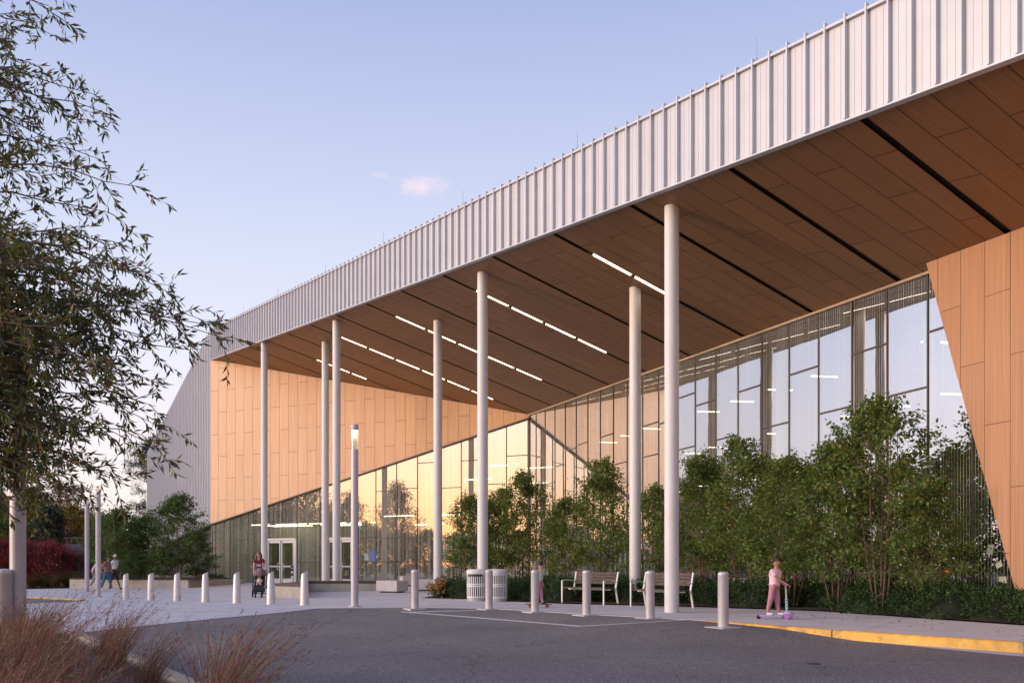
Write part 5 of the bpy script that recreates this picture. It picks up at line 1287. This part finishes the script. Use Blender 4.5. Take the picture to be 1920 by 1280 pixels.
# low evergreen shrubs
def make_mound(seed, r=0.75, h=0.50, n=4200, leaf='hedge_leaf', LL=0.065, LW=0.028):
    rs = np.random.RandomState(seed); t = thing('low_shrub', 'low', 'shrub')
    m_ = MB(); n_ = 16
    for i in range(7):
        th = math.pi * 0.5 * i / 6
        for k in range(n_):
            q = 2 * math.pi * k / n_; rr = 0.86 * (1 + 0.14 * noise.noise(Vector((math.cos(q) * 1.5 + seed, math.sin(q) * 1.5, th * 2))))
            m_.v.append((r * rr * math.sin(th + 0.001) * math.cos(q), r * rr * math.sin(th + 0.001) * math.sin(q), h * rr * math.cos(th)))
    for i in range(6):
        for k in range(n_): m_.f.append((i * n_ + k, (i + 1) * n_ + k, (i + 1) * n_ + (k + 1) % n_, i * n_ + (k + 1) % n_))
    m_.build('branches', MAT['shrub_core'], t, smooth=True)  # solid mound coloured dark for the shade inside the shrub, no separate branches
    # leafy sprays bursting from the mound
    ns = n // 12; az = rs.uniform(0, 2 * math.pi, ns); zt = rs.uniform(0.02, 1, ns) ** 0.8
    c = np.stack([np.cos(az) * np.sqrt(1 - zt ** 2), np.sin(az) * np.sqrt(1 - zt ** 2), zt], 1)
    bump = np.array([1 + 0.16 * noise.noise(Vector(v * 2.2) + Vector((seed, 0, 0))) for v in c])[:, None]
    root = c * np.array([r, r, h]) * bump * rs.uniform(0.78, 0.98, (ns, 1)); dv = unit(c + rs.normal(size=(ns, 3)) * 0.45 + np.array([0, 0, 0.35]))
    base = np.repeat(root, 12, 0) + np.repeat(dv, 12, 0) * rs.uniform(0, 0.26, (ns * 12, 1)) + rs.normal(size=(ns * 12, 3)) * 0.012
    dd = unit(np.repeat(dv, 12, 0) * 0.8 + rs.normal(size=(ns * 12, 3)) * 0.6)
    co, fa = leaf_quads(base, dd, LL, LW, rs); np_mesh('foliage', co, fa, MAT[leaf], t)
    return t
surf('shrub_core', (0.012, 0.016, 0.008), rough=0.95, var=0.3)
mounds = [make_mound(3 + i) for i in range(3)]
EB = [(-2.75, 31.6), (-1.5, 30.4), (1.4, 26.7), (4.7, 24.7), (7.3, 22.4), (9.3, 17.1), (12.5, 12.5)]
spots = []
ORD = ['first', 'second', 'third', 'fourth', 'fifth', 'sixth', 'seventh', 'eighth', 'ninth', 'tenth', 'eleventh', 'twelfth']
def emit(seg0, seg1, off, gap, s=1.0, where=''):
    c_ = 0
    a, b = Vector(EB[seg0]), Vector(EB[seg1]); d = (b - a); L_ = d.length; d.normalize(); nr = Vector((-d.y, d.x));
    if nr.x + nr.y < 0: nr = -nr
    k = 0.4
    while k < L_:
        p = a + d * k + nr * off; spots.append((p.x, p.y, s, 'low dark evergreen shrub, %s from the left %s' % (ORD[c_], where))); k += gap; c_ += 1
emit(0, 1, 0.75, 1.0, 1.0, 'left of the slatted bins'); emit(1, 2, 1.05, 1.15, 1.0, 'in the front row right of the bins'); emit(1, 2, 2.2, 1.3, 1.1, 'in the back row right of the bins')
emit(2, 3, 1.9, 1.15, 1.0, 'in the front row behind the benches'); emit(2, 3, 3.2, 1.4, 1.1, 'in the back row behind the benches')
emit(3, 4, 0.80, 1.05, 1.0, 'in the front row between bench and scooter'); emit(3, 4, 2.0, 1.2, 1.1, 'in the back row between bench and scooter')
emit(4, 5, 0.75, 1.0, 1.05, 'in the front row right of the scooter'); emit(4, 5, 1.8, 1.2, 1.15, 'in the back row right of the scooter')
emit(5, 6, 0.75, 1.05, 1.08, 'in the front row below the wooden wall'); emit(5, 6, 1.8, 1.2, 1.15, 'in the back row below the wooden wall')
HD = 'low dark evergreen shrubs edging the bed'
used = 0; rr_ = random.Random(8)
for i, (x, y, s, lab_) in enumerate(spots):
    # leave the open mulch behind the scooter
    px = 960 + F * x / y
    if 1462 < px < 1565 and math.hypot(x - 6.9, y - 22.6) < 1.25: continue
    o = mounds[used] if used < 3 else copy_tree(mounds[used % 3]); used += 1
    place(o, x + rr_.uniform(-.12, .12), y + rr_.uniform(-.12, .12), rr_.uniform(0, 6.28), s * rr_.uniform(0.88, 1.1), lab_, 'shrub', HD)
    o.location.z = 0.02
# little orange-flowered bush at the left end of the bed
of = make_mound(21, 0.27, 0.42, 500, 'orange_petal', 0.06, 0.05); place(of, -2.42, 31.3, 0, 1.0, 'small orange-flowered bush at the left end of the bed', 'bush'); of.name = 'flower_bush'

# shrubs in and behind the long planter
s1 = make_plant('garden_shrub', 's', 'shrub', 4.4, 1.7, 0.8, 6, 90, 9, 9, 0.13, 0.07, 'shrub_leaf', 'pale_stem', 31, 'oval', 0.045, 0.45, 0.2, 'tall green shrubs in the planter')
place(s1, *along(333, 49.5), 0, 1.0, 'tall multi-stemmed green shrub against the silver gable end', 'shrub'); s1.location.z += 0.4
s2 = make_plant('garden_shrub', 's', 'shrub', 3.9, 1.7, 0.3, 5, 90, 9, 9, 0.13, 0.075, 'shrub_leaf', 'pale_stem', 32, 'oval', 0.04, 0.5, 0.25, 'tall green shrubs in the planter')
place(s2, *along(222, 50.5), 1, 1.0, 'broad bright green shrub behind the walkers', 'shrub'); s2.location.z += 0.3
for px, Y, s, sz, rz_, lab in ((277, 51.5, 0.85, 0.80, 2, 'lower green shrub filling the gap between the two tall ones'), (372, 52.5, 0.66, 0.62, 3, 'dark green shrub at the right end of the planter by the glass'),
                          (196, 54, 0.8, 0.85, 4, 'green shrub directly behind the second lamp post'), (250, 49.6, 0.6, 0.42, 5, 'small green shrub low in the middle of the planter'), (305, 49.2, 0.55, 0.36, 6, 'small dark shrub at the foot of the multi-stemmed one')):
    o = copy_tree(s2 if rz_ % 2 else s1); place(o, *along(px, Y), rz_, s, lab, 'shrub', sz=sz); o.location.z += 0.35
o = copy_tree(mounds[0]); place(o, *along(402, 55.8), 0, 0.9, 'small green shrub at the foot of the glass at its left end', 'shrub', 'low green shrubs')
# red bushes
rb = make_plant('red_bush', 'r', 'bush', 2.2, 1.6, 0.1, 6, 70, 8, 9, 0.11, 0.06, 'red_leaf', 'bark', 41, 'round', 0.03, 0.5, 0.1, 'deep red bushes behind the side road')
place(rb, *along(98, 53), 0, 1.1, 'deep red bush in the middle of the red row', 'bush')
for px, Y, s, lab in ((38, 54.5, 1.15, 'deep red bush behind the near lamp post'), (-8, 53, 1.2, 'deep red bush cut by the left picture edge'), (140, 54.5, 0.82, 'smaller deep red bush nearest the far lamp post'), (70, 57, 1.15, 'deep red bush in the second row below the dark evergreen')):
    o = copy_tree(rb); place(o, *along(px, Y), px, s, lab, 'bush')
# dark evergreen, yellow trees, russet tree, far green
ev = make_plant('evergreen_tree', 'dark blunt-topped evergreen between the red bushes and the yellow trees', 'tree', 4.4, 2.0, 0.3, 1, 110, 9, 9, 0.14, 0.06, 'evergreen_leaf', 'bark', 51, 'cone', 0.08, 0.3, 0.3)
place(ev, *along(95, 60), 0, 1.12)
yt = make_plant('yellow_tree', 'y', 'tree', 6.0, 2.6, 0.5, 3, 100, 9, 9, 0.22, 0.14, 'yellow_leaf', 'bark', 61, 'round', 0.08, 0.4, 0.2, 'yellow autumn trees beyond the wall')
place(yt, *along(130, 80), 0, 1.0, 'yellow autumn tree between the dark evergreen and the far lamp post', 'tree')
for px, Y, s, lab in ((55, 84, 1.15, 'yellow autumn tree behind the dark evergreen'), (5, 80, 1.1, 'yellow autumn tree at the left picture edge'), (165, 92, 0.95, 'yellow autumn tree behind the far lamp post')):
    o = copy_tree(yt); place(o, *along(px, Y), px, s, lab, 'tree')
ru = make_plant('russet_tree', 'thinly leaved russet tree standing above the yellow trees', 'tree', 9.6, 3.4, 2.2, 3, 120, 8, 6, 0.20, 0.12, 'russet_leaf', 'bark', 71, 'round', 0.12, 0.5, 0.05)
place(ru, *along(135, 100), 0, 1.0)
o = copy_tree(ru); place(o, *along(62, 106), 2, 1.0, 'thinly leaved russet tree half hidden by the near lamp post', 'tree')
tag(ru, None, None, 'russet trees'); tag(o, None, None, 'russet trees')
pt = make_plant('pine_tree', 'wispy dark pine leaning out behind the silver gable end', 'tree', 17.5, 5.4, 6.5, 1, 70, 10, 26, 0.50, 0.06, 'pine_needle', 'bark', 81, 'oval', 0.22, 0.3, 0.25, rise=0.5)
place(pt, *along(305, 104), 0, 0.86)
gt = make_plant('green_tree', 'g', 'tree', 7.5, 3.6, 0.5, 3, 100, 9, 9, 0.28, 0.17, 'shrub_leaf', 'bark', 91, 'round', 0.12, 0.4, 0.2, 'green trees far beyond the building')
place(gt, *along(208, 96), 0, 0.75, 'green tree above the second lamp post', 'tree')
for px, Y, s, lab in ((-10, 66, 0.72, 'green tree at the left picture edge above the red bushes'), (262, 98, 0.78, 'green tree under the pine by the gable'), (-60, 90, 1.0, 'green tree outside the left picture edge'), (160, 120, 0.9, 'green tree beyond the yellow ones')):
    o = copy_tree(gt); place(o, *along(px, Y), px, s, lab, 'tree')
# grey retaining wall behind the far lamp post
a = G(118, 1093); m_ = MB(); x0, y0 = along(118, 58); x1, y1 = along(205, 58)
m_.prism([(x0, y0), (x1, y1), (x1, y1 + 0.3), (x0, y0 + 0.3)], g(x0, y0) - 0.3, 2.35); t = thing('garden_wall', 'plain dark grey garden wall behind the far lamp post', 'wall', (x0, y0, 0)); o = m_.build('wall', MAT['grey_wall'], t); o.matrix_parent_inverse = Matrix.Translation((-x0, -y0, 0))
m_ = MB(); n_ = 9
for i in range(n_):
    xx = x0 + (x1 - x0) * (i + 0.5) / n_; m_.bar((xx, y0 + 0.15, 2.35), (xx, y0 + 0.15, 2.75), 0.04, 0.04)
m_.bar((x0, y0 + 0.15, 2.75), (x1, y0 + 0.15, 2.75), 0.05, 0.05); o = m_.build('railing', MAT['grey_wall'], t); o.matrix_parent_inverse = Matrix.Translation((-x0, -y0, 0))

# grasses
def make_grass(seed, n=170, h=0.85, lean=0.28, mat='red_grass', w=0.0035, spread=0.16, name='ornamental_grass'):
    rs = np.random.RandomState(seed); N = n; K = 5
    az = rs.uniform(0, 2 * math.pi, N); b = np.stack([np.cos(az), np.sin(az), np.zeros(N)], 1) * (rs.uniform(0, 1, (N, 1)) ** 0.6) * 0.12
    out = np.stack([np.cos(az), np.sin(az), np.zeros(N)], 1) * rs.uniform(0.0, 1.0, (N, 1)) * spread * 2.2
    hh = h * rs.uniform(0.30, 1.15, (N, 1)) ** 0.9; ln = np.array([[lean, 0.04, 0]]) * rs.uniform(0.0, 2.2, (N, 1)) + rs.normal(size=(N, 3)) * np.array([0.10, 0.10, 0])
    co, fa = [], []
    sd = unit(rs.normal(size=(N, 3)) * np.array([1, 1, 0.05]))
    for k in range(K + 1):
        t = k / K; p = b + (out + ln) * (t ** 1.7) * hh / h + np.array([0, 0, 1]) * hh * (t - 0.10 * t ** 3); ww = w * (1 - 0.75 * t)
        co.append(p - sd * ww); co.append(p + sd * ww)
    co = np.stack(co, 1)          # N, 2(K+1), 3
    idx = np.arange(N)[:, None, None] * (2 * (K + 1)); q = np.array([[2 * k, 2 * k + 1, 2 * k + 3, 2 * k + 2] for k in range(K)])[None]
    fa = (idx + q).reshape(-1, 4); co2 = co.reshape(-1, 3)
    # fine seed spikelets up the top half of every third stem
    sel = np.arange(0, N, 2); m = 9; tt = rs.uniform(0.5, 1.0, (len(sel), m, 1))
    f = tt * K; k0 = np.minimum(K - 1, f.astype(int)); c = (co[:, 0::2] + co[:, 1::2]) / 2; cs = c[sel]
    pa = np.take_along_axis(cs, np.repeat(k0, 3, 2), 1); pb = np.take_along_axis(cs, np.repeat(k0 + 1, 3, 2), 1); ps_ = pa + (pb - pa) * (f - k0)
    base = ps_.reshape(-1, 3); dd = unit(unit((pb - pa).reshape(-1, 3)) + rs.normal(size=base.shape) * 0.35)
    c3, f3 = leaf_quads(base, dd, 0.045, 0.006, rs)
    t = thing(name, 'grass', 'grass')
    np_mesh('blades', np.concatenate([co2, c3]), np.concatenate([fa, f3 + len(co2)]), MAT[mat], t)
    return t
gp_ = [make_grass(101 + i, 210, 0.80 + 0.06 * i) for i in range(4)]
rg = random.Random(17); cnt = 0
def bed_x(Y):
    for (xa, ya), (xb, yb) in zip(BED, BED[1:]):
        if yb <= Y <= ya: return xa + (xb - xa) * (ya - Y) / (ya - yb)
    return 0
clumps = [(-1.98, 6.35, 1.0, 0.1, 'large reddish grass clump standing alone at the front end of the bed kerb'), (-1.78, 5.8, 0.9, 0.7, 'reddish grass clump nearest the bottom edge, right of the bed kerb'),
          (-3.05, 7.9, 0.66, 0.3, 'short reddish grass clump leaning over the middle of the bed kerb'), (-4.15, 9.9, 0.72, -0.2, 'reddish grass clump with tall tips before the third silver bollard from the left'),
          (-4.9, 11.3, 0.66, 0.4, 'reddish grass clump at the far end of the bed kerb'), (-6.0, 11.9, 0.95, 0.0, 'tall reddish grass clump at the foot of the near lamp post')]
GG = 'reddish ornamental grasses in the foreground bed'
thin = [make_grass(121 + i, 46, 1.0, 0.34) for i in range(2)]
for i, (px_, Y_, s_, w_) in enumerate(((112, 8.6, 0.95, 'left of the bed kerb, tips before the leftmost silver bollard'), (165, 8.2, 0.98, 'with tips crossing the second silver bollard from the left'), (205, 9.4, 0.9, 'with tips crossing the third silver bollard from the left'), (60, 7.8, 1.0, 'just right of the near lamp post'), (140, 6.4, 0.8, 'low at the bottom edge, second clump from the left'), (255, 8.0, 0.74, 'just behind the front end of the bed kerb'), (20, 7.0, 0.95, 'before the bollard at the left picture edge'))):
    o = thin[i] if i < 2 else copy_tree(thin[i % 2]); place(o, (px_ - 960) / F * Y_, Y_, 0.5 * math.sin(i * 2.1), s_, 'sparse reddish grass clump ' + w_, 'grass', GG)
for i, (x, y, s, rz_, lab) in enumerate(clumps):
    o = gp_[i] if i < 4 else copy_tree(gp_[i % 4]); place(o, x, y, rz_, s, lab, 'grass', GG)
mass_v, mass_f, off_ = [], [], 0
for i in range(66):
    Y = rg.uniform(4.3, 13.2); xm = bed_x(Y) - (1.3 if Y < 10 else 0.9); xl = -0.68 * Y
    if xl > xm: continue
    x = xl + (xm - xl) * rg.random() ** 1.1
    px = 960 + F * x / Y; s = 0.40 + 0.30 * min(1, max(0, (200 - px) / 200)) + rg.uniform(-.06, .12)
    if px > 120: s *= 0.78
    src = [c for c in gp_[i % 4].children][0].data; n_ = len(src.vertices); co = np.empty(n_ * 3, np.float32); src.vertices.foreach_get('co', co); co = co.reshape(-1, 3) * s
    a_ = rg.uniform(-0.8, 0.8); ca_, sa_ = math.cos(a_), math.sin(a_); co = np.stack([co[:, 0] * ca_ - co[:, 1] * sa_ + x, co[:, 0] * sa_ + co[:, 1] * ca_ + Y, co[:, 2] + g(x, Y)], 1)
    fl = np.empty(len(src.loops), np.int32); src.loops.foreach_get('vertex_index', fl); mass_v.append(co); mass_f.append(fl.reshape(-1, 4) + off_); off_ += n_
o = np_mesh('ornamental_grass', np.concatenate(mass_v), np.concatenate(mass_f), MAT['red_grass']); tag(o, 'tangled mass of reddish ornamental grass filling the foreground bed', 'grass', None, 'stuff')
tg = make_grass(131, 260, 0.9, 0.05, 'tawny_grass', 0.012, 0.5, 'tufted_grass')
GT = 'tawny grass tufts edging the far bed'
for i, (px, Y, s) in enumerate(((150, 51.8, 1.0), (105, 51.9, 1.1), (128, 52.4, 1.2), (172, 51.9, 0.8), (60, 52, 1.0), (20, 52, 1.0), (-20, 52.2, 1.0), (84, 52.3, 1.1))):
    o = tg if i == 0 else copy_tree(tg); place(o, *along(px, Y), i, s, '%s tawny grass tuft edging the bed before the red bushes' % ORD[i], 'grass', GT)

# ------------------------------------------------------------------ willow oak in the left foreground
def willow_oak():
    rs = np.random.RandomState(7); tx, ty = -7.4, 9.2
    t = thing('willow_oak_tree', 'narrow-leaved oak in the left foreground whose branches hang across the sky', 'tree', (tx, ty, 0))
    mb = MB(); O = np.array([tx, ty, 0])
    trunk = np.array([[0, 0, -0.1], [0.05, 0, 1.5], [0.0, 0.1, 3.0], [0.15, 0.05, 5.0], [0.1, 0, 7.5], [0.2, 0, 10.5]])
    mb.tube(trunk, [0.20, 0.17, 0.15, 0.12, 0.08, 0.02], 12)
    NT0 = 38
    tips = [(118, 38, 8.4), (100, 68, 8.8), (92, 12, 9.2), (50, 118, 8.6), (206, 215, 8.2), (180, 178, 8.3), (130, 272, 8.8), (165, 232, 9.6), (272, 352, 8.0), (205, 398, 8.6), (190, 300, 9.2), (256, 468, 8.3), (282, 520, 7.9),
            (236, 560, 8.8), (438, 640, 8.0), (412, 612, 8.3), (380, 600, 8.8), (352, 655, 8.5), (340, 560, 8.4), (300, 640, 9.0), (288, 715, 8.3), (250, 690, 9.0), (292, 762, 8.1), (318, 850, 7.6), (300, 800, 8.4), (262, 835, 8.8),
            (240, 902, 7.9), (205, 885, 8.6), (160, 905, 8.2), (120, 870, 9.2), (80, 950, 7.9), (40, 960, 7.6), (14, 930, 8.2), (60, 880, 8.8), (20, 250, 9.0), (40, 330, 8.6), (70, 200, 9.3), (30, 60, 9.5)]
    for i in range(160):       # denser body of the crown
        y = 1058 - 1058 * rs.uniform(0, 1); py = rs.uniform(480, 950) if i < 148 else rs.uniform(-100, 480)
        pxm = np.interp(py, [-200, 0, 120, 250, 400, 520, 650, 760, 880, 960], [70, 60, 30, 90, 170, 215, 260, 215, 170, 60]); tips.append((rs.uniform(-260, pxm), py, rs.uniform(7.3, 11.2)))
    for i in range(34):       # the side of the crown away from the camera's view
        a_ = rs.uniform(0.25 * math.pi, 1.75 * math.pi); ze = rs.uniform(3.0, 9.5); rr_o = rs.uniform(1.6, 3.6) * (1.1 - 0.06 * ze)
        q_ = Vector((tx + math.cos(a_) * rr_o, ty + math.sin(a_) * rr_o, ze)); Yq = max(3.5, q_.y)
        tips.append((960 + F * q_.x / Yq, HY - F * (q_.z - EYE) / Yq, Yq))
    base, dirs = [], []
    for (px, py, Y) in tips:
        tip = np.array(P(px, py, Y)) - O
        z0 = float(np.clip(tip[2] + rs.uniform(-0.4, 0.9), 2.2, 9.8)); st = np.array([np.interp(z0, trunk[:, 2], trunk[:, 0]), np.interp(z0, trunk[:, 2], trunk[:, 1]), z0])
        L = np.linalg.norm(tip - st); mid = (st + tip) / 2 + np.array([0, rs.uniform(-.3, .3), 0.14 * L + rs.uniform(-.1, .2)]); n_ = 12
        pts = bezier(st, mid, tip, n_); pts[1:-1] += rs.normal(size=(n_ - 2, 3)) * 0.03
        mb.tube(pts, list(np.linspace(0.022, 0.0025, n_)), 6, cap=False)
        airy = py < 440
        nt = int((5 + L * 5.5) * (0.62 if airy else 0.95))
        for j in range(nt):
            f = (0.42 if airy else 0.16) + (0.58 if airy else 0.84) * (j + rs.uniform(0, 1)) / nt; kf = f * (n_ - 1); a = int(min(n_ - 2, kf)); p = pts[a] + (pts[a + 1] - pts[a]) * (kf - a)
            ax = unit(pts[a + 1] - pts[a]); sgn = 1 if j % 2 else -1
            d = unit(ax * 0.9 + np.cross(ax, unit(rs.normal(size=3) + np.array([0, -1.6, 0]))) * sgn * rs.uniform(0.4, 0.95) + rs.normal(size=3) * 0.15)
            tl = (0.62 * (1.05 - f) + 0.16) * rs.uniform(0.6, 1.2)
            e = p + d * tl + np.array([0, 0, -0.16 * tl]); m2_ = (p + e) / 2 + np.array([0, 0, 0.03]); tp = bezier(p, m2_, e, 5)
            mb.tube(tp, [0.0045, 0.004, 0.003, 0.002, 0.0012], 4, cap=False)
            subs = [(tp, tl)]
            for q in range(max(1, int(tl / 0.16))):
                g_ = rs.uniform(0.25, 0.95) * 4; b_ = int(min(3, g_)); pp = tp[b_] + (tp[b_ + 1] - tp[b_]) * (g_ - b_)
                dd = unit(unit(e - p) + unit(rs.normal(size=3)) * 0.8); sl = rs.uniform(0.10, 0.24); ee = pp + dd * sl + np.array([0, 0, -0.02])
                mb.tube([pp, ee], [0.002, 0.001], 3, cap=False); subs.append((np.array([pp + (ee - pp) * w for w in np.linspace(0, 1, 5)]), sl))
            for (tw, ll) in subs:
                nl = max(4, int(ll / 0.026)); fr = rs.uniform(0.12, 1.0, nl) * 4; b_ = np.minimum(3, fr.astype(int)); pos = tw[b_] + (tw[b_ + 1] - tw[b_]) * (fr - b_)[:, None]
                axd = unit(tw[-1] - tw[0]); base.append(pos); dirs.append(unit(axd * 0.75 + unit(rs.normal(size=(nl, 3))) * 0.75 + np.array([0, 0, -0.22])))
    base = np.concatenate(base); dirs = np.concatenate(dirs)
    mb.build('trunk', MAT['bark'], t, smooth=True)
    co, fa = leaf_quads(base, dirs, 0.092, 0.0225, rs, curl=0.25); np_mesh('crown', co, fa, MAT['oak_leaf'], t)
    return len(base)
NOAK = willow_oak(); print('oak leaves', NOAK)

# ------------------------------------------------------------------ the far side of the street behind the camera (seen mirrored in the glass)
wN = np.array([wn_out.x, wn_out.y]); 
def mirror_pt(px, t_after):
    s_ = lw_s(px); p = lp(s_); u = (px - 960) / F; d = Vector((u, 1, 0)); r = d - 2 * d.dot(wn_out) * wn_out
    q = p + r * t_after; return q, p.y + t_after
GM = 'trees across the street'
mt = make_plant('street_tree', 'm', 'tree', 10.5, 4.4, 1.8, 1, 110, 8, 7, 0.30, 0.13, 'russet_leaf', 'bark', 111, 'cone', 0.16, 0.3, -0.1, GM, rise=0.9)
ml = [(742, 48, 903, 0.80, 'tall open conical tree across the street, mirrored in the amber glass'), (655, 52, 925, 0.95, 'russet tree across the street mirrored left of the conical one'),
      (575, 44, 880, 1.0, 'russet tree across the street mirrored above the entrance doors'), (520, 50, 905, 1.0, 'thin russet tree across the street mirrored left of the entrance doors'), (455, 46, 925, 1.1, 'russet tree across the street mirrored at the left end of the glass')]
for i, (px, ta, ty_, rf, lab) in enumerate(ml):
    q, T = mirror_pt(px, ta); H = EYE + (HY - ty_) / F * T; o = mt if i == 0 else copy_tree(mt)
    place(o, q.x, q.y, i, rf * H / 10.5, lab, 'tree', sz=H / 10.5); o.location.z = -0.5
md = make_plant('street_tree', 'm', 'tree', 9.5, 4.6, 0.6, 2, 130, 9, 8, 0.34, 0.2, 'oak_leaf', 'bark', 112, 'round', 0.16, 0.3, 0.1, GM)
mlist = [(425, 40, 975, 1.0), (480, 46, 980, 1.1), (540, 42, 985, 1.05), (590, 55, 980, 1.0), (440, 60, 955, 1.2), (515, 62, 965, 1.2), (630, 62, 985, 1.0), (690, 66, 985, 1.0), (745, 70, 1000, 1.1), (800, 72, 995, 1.1), (860, 70, 1000, 1.1), (920, 74, 990, 1.1), (975, 74, 1000, 1.1), (570, 70, 975, 1.1), (350, 50, 950, 1.1), (395, 64, 930, 1.2)]
for i, (px, ta, ty_, rf) in enumerate(mlist):
    q, T = mirror_pt(px, ta); H = EYE + (HY - ty_) / F * T + 0.5; o = md if i == 0 else copy_tree(md)
    place(o, q.x, q.y, i * 1.3, rf * max(0.45, H / 9.5), 'dark round tree across the street, %s of the row mirrored in the glass' % (ORD + ['thirteenth', 'fourteenth', 'fifteenth', 'sixteenth'])[i], 'tree', sz=H / 9.5); o.location.z = -0.6

# ------------------------------------------------------------------ small litter: fallen leaves on paving, kerb and asphalt
rsl = np.random.RandomState(3); pts_ = []
for _ in range(900):
    k = rsl.randint(4)
    if k == 0: y = rsl.uniform(13, 23); x = np.interp(y, [13, 17.1, 22.4, 24], [8.6, 7.6, 5.6, 4.6]) + rsl.normal() * 0.5
    elif k == 1: y = rsl.uniform(8, 20); x = rsl.uniform(-3.5, 6)
    elif k == 2: y = rsl.uniform(20, 36); x = rsl.uniform(-9, 2)
    else: y = rsl.uniform(9, 15.5); x = bed_x(y) + abs(rsl.normal()) * 0.5 + 0.25
    px_ = 960 + F * x / y
    if rsl.rand() < (0.45 if k else 0.8): pts_.append((x, y))
def on_plaza(x, y):
    inside = False; poly = EDGE + [(-30, 15.6), (-30, 60), (30, 60), (30, -4)]
    j = len(poly) - 1
    for i in range(len(poly)):
        if (poly[i][1] > y) != (poly[j][1] > y) and x < (poly[j][0] - poly[i][0]) * (y - poly[i][1]) / (poly[j][1] - poly[i][1]) + poly[i][0]: inside = not inside
        j = i
    return inside
B_ = np.array([(x, y, (g(x, y) + 0.012) if on_plaza(x, y) else zroad(x, y) + 0.01) for x, y in pts_])
d_ = rsl.normal(size=B_.shape); d_[:, 2] = 0.1; d_ = unit(d_)
N_ = len(B_); sd_ = np.stack([-d_[:, 1], d_[:, 0], rsl.normal(size=N_) * 0.3], 1); L_ = rsl.uniform(0.03, 0.06, (N_, 1))
co = np.stack([B_, B_ + d_ * L_ * 0.5 + sd_ * L_ * 0.25 + np.array([0, 0, 0.004]), B_ + d_ * L_, B_ + d_ * L_ * 0.5 - sd_ * L_ * 0.25], 1).reshape(-1, 3)
tag(np_mesh('leaf_litter', co, np.arange(4 * N_).reshape(N_, 4), MAT['russet_leaf']), 'small dry leaves fallen on the pavement and asphalt', 'leaf litter', None, 'stuff')
# iron drain cover in the asphalt
p = GR(1525, 1244); t = thing('manhole_cover', 'small dark iron cover set in the asphalt', 'manhole cover', (p.x, p.y, p.z + 0.004))
m_ = MB(); m_.lathe([(0.085, -0.03), (0.085, 0.004), (0.07, 0.006)], 20); m_.build('cover', MAT['interior_dark'], t)
